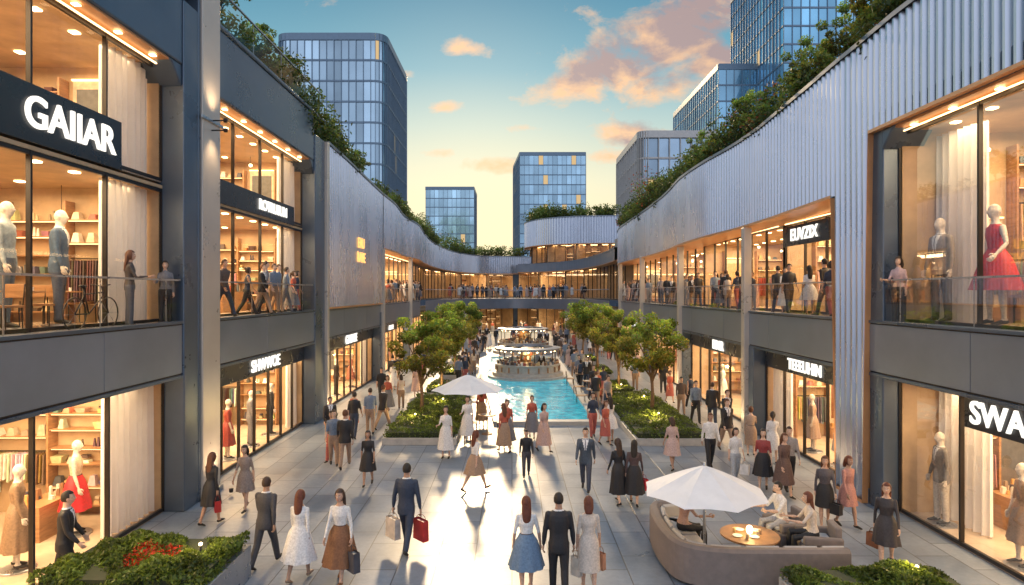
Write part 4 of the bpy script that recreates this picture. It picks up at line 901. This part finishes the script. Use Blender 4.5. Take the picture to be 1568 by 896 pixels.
for x,y in [(-9.3,11.0),(-9.9,12.9),(-10.3,14.6)]: table(x,y,UZ-.01); chair(x,y-.6,0,M_wood,UZ-.01); chair(x,y+.6,3.14,M_wood,UZ-.01)
e=empty('bicycle'); mb=MB(); bx=-8.34; zz=DZ+.33
def ring(cy,r=.32):
    pts=[(bx,cy+r*math.cos(t),zz+r*math.sin(t)) for t in [2*math.pi*k/20 for k in range(21)]]; mb.tube(pts,[.014]*21,5,m=M_dark,ref=(1,0,0))
    for k in range(8): t=k*math.pi/4; mb.tube([(bx,cy,zz),(bx,cy+r*math.cos(t),zz+r*math.sin(t))],[.003,.003],3,m=M_steel,ref=(1,0,0))
ring(12.1); ring(13.1)
for a,b in [((12.1,0),(12.5,.0)),((12.5,0),(12.35,.48)),((12.1,0),(12.38,.38)),((12.38,.38),(12.9,.42)),((12.5,0),(12.93,.35)),((13.1,0),(12.88,.55)),((12.35,.48),(12.33,.52))]:
    mb.tube([(bx,a[0],zz+a[1]),(bx,b[0],zz+b[1])],[.014,.014],6,m=M_dark,ref=(1,0,0))
mb.tube([(bx-.2,12.85,zz+.58),(bx,12.9,zz+.55),(bx+.2,12.85,zz+.58)],[.012]*3,6,m=M_dark); mb.ell((bx,12.32,zz+.54),(.05,.12,.03),8,5,m=M_dark); mb.obj('frame_and_wheels',M_dark,e)
# ---------------------------------------------------------------- world
w=bpy.data.worlds.new('World'); sc.world=w; w.use_nodes=True; nt=w.node_tree; nt.nodes.clear(); LK=nt.links.new
def nd(t): return nt.nodes.new(t)
def mth(op,a,b=None,c=None,cl=False):
    n=nd('ShaderNodeMath'); n.operation=op; n.use_clamp=cl
    for i,x in enumerate((a,b,c)):
        if x is None: continue
        if isinstance(x,(int,float)): n.inputs[i].default_value=x
        else: LK(x,n.inputs[i])
    return n.outputs[0]
outn=nd('ShaderNodeOutputWorld'); bg=nd('ShaderNodeBackground'); LK(bg.outputs[0],outn.inputs[0])
sky=nd('ShaderNodeTexSky'); sky.sky_type='NISHITA'; sky.sun_disc=False; sky.sun_elevation=math.radians(20); sky.sun_rotation=math.radians(-4)
tc=nd('ShaderNodeTexCoord'); sep=nd('ShaderNodeSeparateXYZ'); LK(tc.outputs['Generated'],sep.inputs[0])
X,Y,Z=sep.outputs
yy=mth('MAXIMUM',Y,.12); ca=mth('DIVIDE',X,yy); cb=mth('DIVIDE',Z,yy)
rz=nd('ShaderNodeValToRGB'); LK(mth('MAXIMUM',Z,0),rz.inputs[0]); E=rz.color_ramp.elements
stops=[(0,(1.0,.72,.36)),(.09,(1.0,.80,.46)),(.17,(.78,.78,.58)),(.25,(.45,.62,.60)),(.33,(.17,.42,.53)),(.42,(.07,.27,.40)),(.7,(.06,.2,.34)),(1,(.06,.17,.30))]
while len(E)<len(stops): E.new(.5)
for i,(p,c) in enumerate(stops): E[i].position=p; E[i].color=(*c,1)
def mixc(f,a,b,mode='MIX'):
    n=nd('ShaderNodeMix'); n.data_type='RGBA'; n.blend_type=mode
    for i,x in ((0,f),(6,a),(7,b)):
        if isinstance(x,(int,float)): n.inputs[i].default_value=x
        elif isinstance(x,tuple): n.inputs[i].default_value=(*x,1)
        else: LK(x,n.inputs[i])
    return n.outputs[2]
glow=mth('EXPONENT',mth('MULTIPLY',mth('ADD',mth('POWER',mth('DIVIDE',mth('ADD',ca,.05),.24),2),mth('POWER',mth('DIVIDE',mth('SUBTRACT',cb,.08),.17),2)),-1))
base=mixc(mth('MULTIPLY',glow,.8),rz.outputs[0],(1.0,.90,.56))
def cloudden(ox,oy):
    cx=nd('ShaderNodeCombineXYZ'); LK(mth('ADD',mth('MULTIPLY',ca,1.0),ox),cx.inputs[0]); LK(mth('ADD',mth('MULTIPLY',cb,1.5),oy),cx.inputs[1])
    n=nd('ShaderNodeTexNoise'); n.inputs['Scale'].default_value=8.5; n.inputs['Detail'].default_value=11; n.inputs['Roughness'].default_value=.62; n.inputs['Distortion'].default_value=.25; LK(cx.outputs[0],n.inputs['Vector'])
    tot=None
    for (x,y,rx,ry,wt) in [(.09,.32,.075,.035,1.1),(.15,.36,.09,.05,1.15),(.24,.40,.12,.05,1.1),(.32,.44,.15,.05,1.05),(.25,.32,.09,.035,1.0),(.33,.36,.09,.04,1.0),(-.07,.385,.05,.018,.85),(-.1,.29,.04,.012,.8),(-.02,.2,.06,.018,.95),(-.19,.345,.05,.018,.8),(.16,.215,.07,.014,.75),(-.11,.22,.03,.01,.7),(.22,.25,.1,.025,.8),(.02,.26,.05,.01,.6),(-.5,.5,.3,.08,.6),(.6,.6,.3,.12,.7)]:
        a=mth('POWER',mth('DIVIDE',mth('SUBTRACT',mth('ADD',ca,ox),x),rx),2); b=mth('POWER',mth('DIVIDE',mth('SUBTRACT',mth('ADD',cb,oy*.66),y),ry),2)
        g=mth('MULTIPLY',mth('EXPONENT',mth('MULTIPLY',mth('ADD',a,b),-.8)),wt); tot=g if tot is None else mth('MAXIMUM',tot,g)
    d=mth('SUBTRACT',mth('ADD',mth('MULTIPLY',n.outputs[0],1.7),mth('MULTIPLY',tot,.62)),1.14)
    return mth('MULTIPLY',d,3.2,None,True)
d0=cloudden(0,0); d1=cloudden(-.025,-.035)
litf=mth('SUBTRACT',1,mth('MULTIPLY',d1,.95),None,True)
ccol=mixc(litf,(.40,.29,.29),(1.0,.60,.32))
col=mixc(mth('MULTIPLY',d0,.95),base,ccol)
sk=mixc(1.0,sky.outputs[0],(.006,.006,.006),'MULTIPLY')
fin=mixc(1.0,col,sk,'ADD')
back_fill=mth('MULTIPLY',mth('MULTIPLY',Y,-1),2.0,None,True)  # sky behind the camera brightened, added fill for faces turned towards it
fin=mixc(back_fill,fin,(.92,1.0,1.18))
zen=mth('MULTIPLY',mth('SUBTRACT',Z,.5),2.2,None,True)
fin=mixc(zen,fin,(.55,.80,1.10))
fin=mixc(mth('LESS_THAN',Z,0),fin,(.12,.13,.15))
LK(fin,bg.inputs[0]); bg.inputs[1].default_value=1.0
s=bpy.data.lights.new('sun','SUN'); s.energy=2.0; s.angle=math.radians(5); s.color=(1,.72,.42); so=bpy.data.objects.new('sun',s)
el=math.radians(20); az=math.radians(-4); dv=Vector((math.sin(az)*math.cos(el),math.cos(az)*math.cos(el),math.sin(el))); so.rotation_euler=dv.to_track_quat('Z','Y').to_euler(); link(so)
cam=bpy.data.cameras.new('camera'); co=bpy.data.objects.new('camera',cam); co.location=(0,0,5.4); co.rotation_euler=(math.pi/2,0,0); cam.lens=22.3; cam.sensor_width=36; cam.clip_end=4000; cam.clip_start=.05; link(co)
for o in PEND: sc.collection.objects.link(o)
sc.camera=co
print('objects',len(PEND))
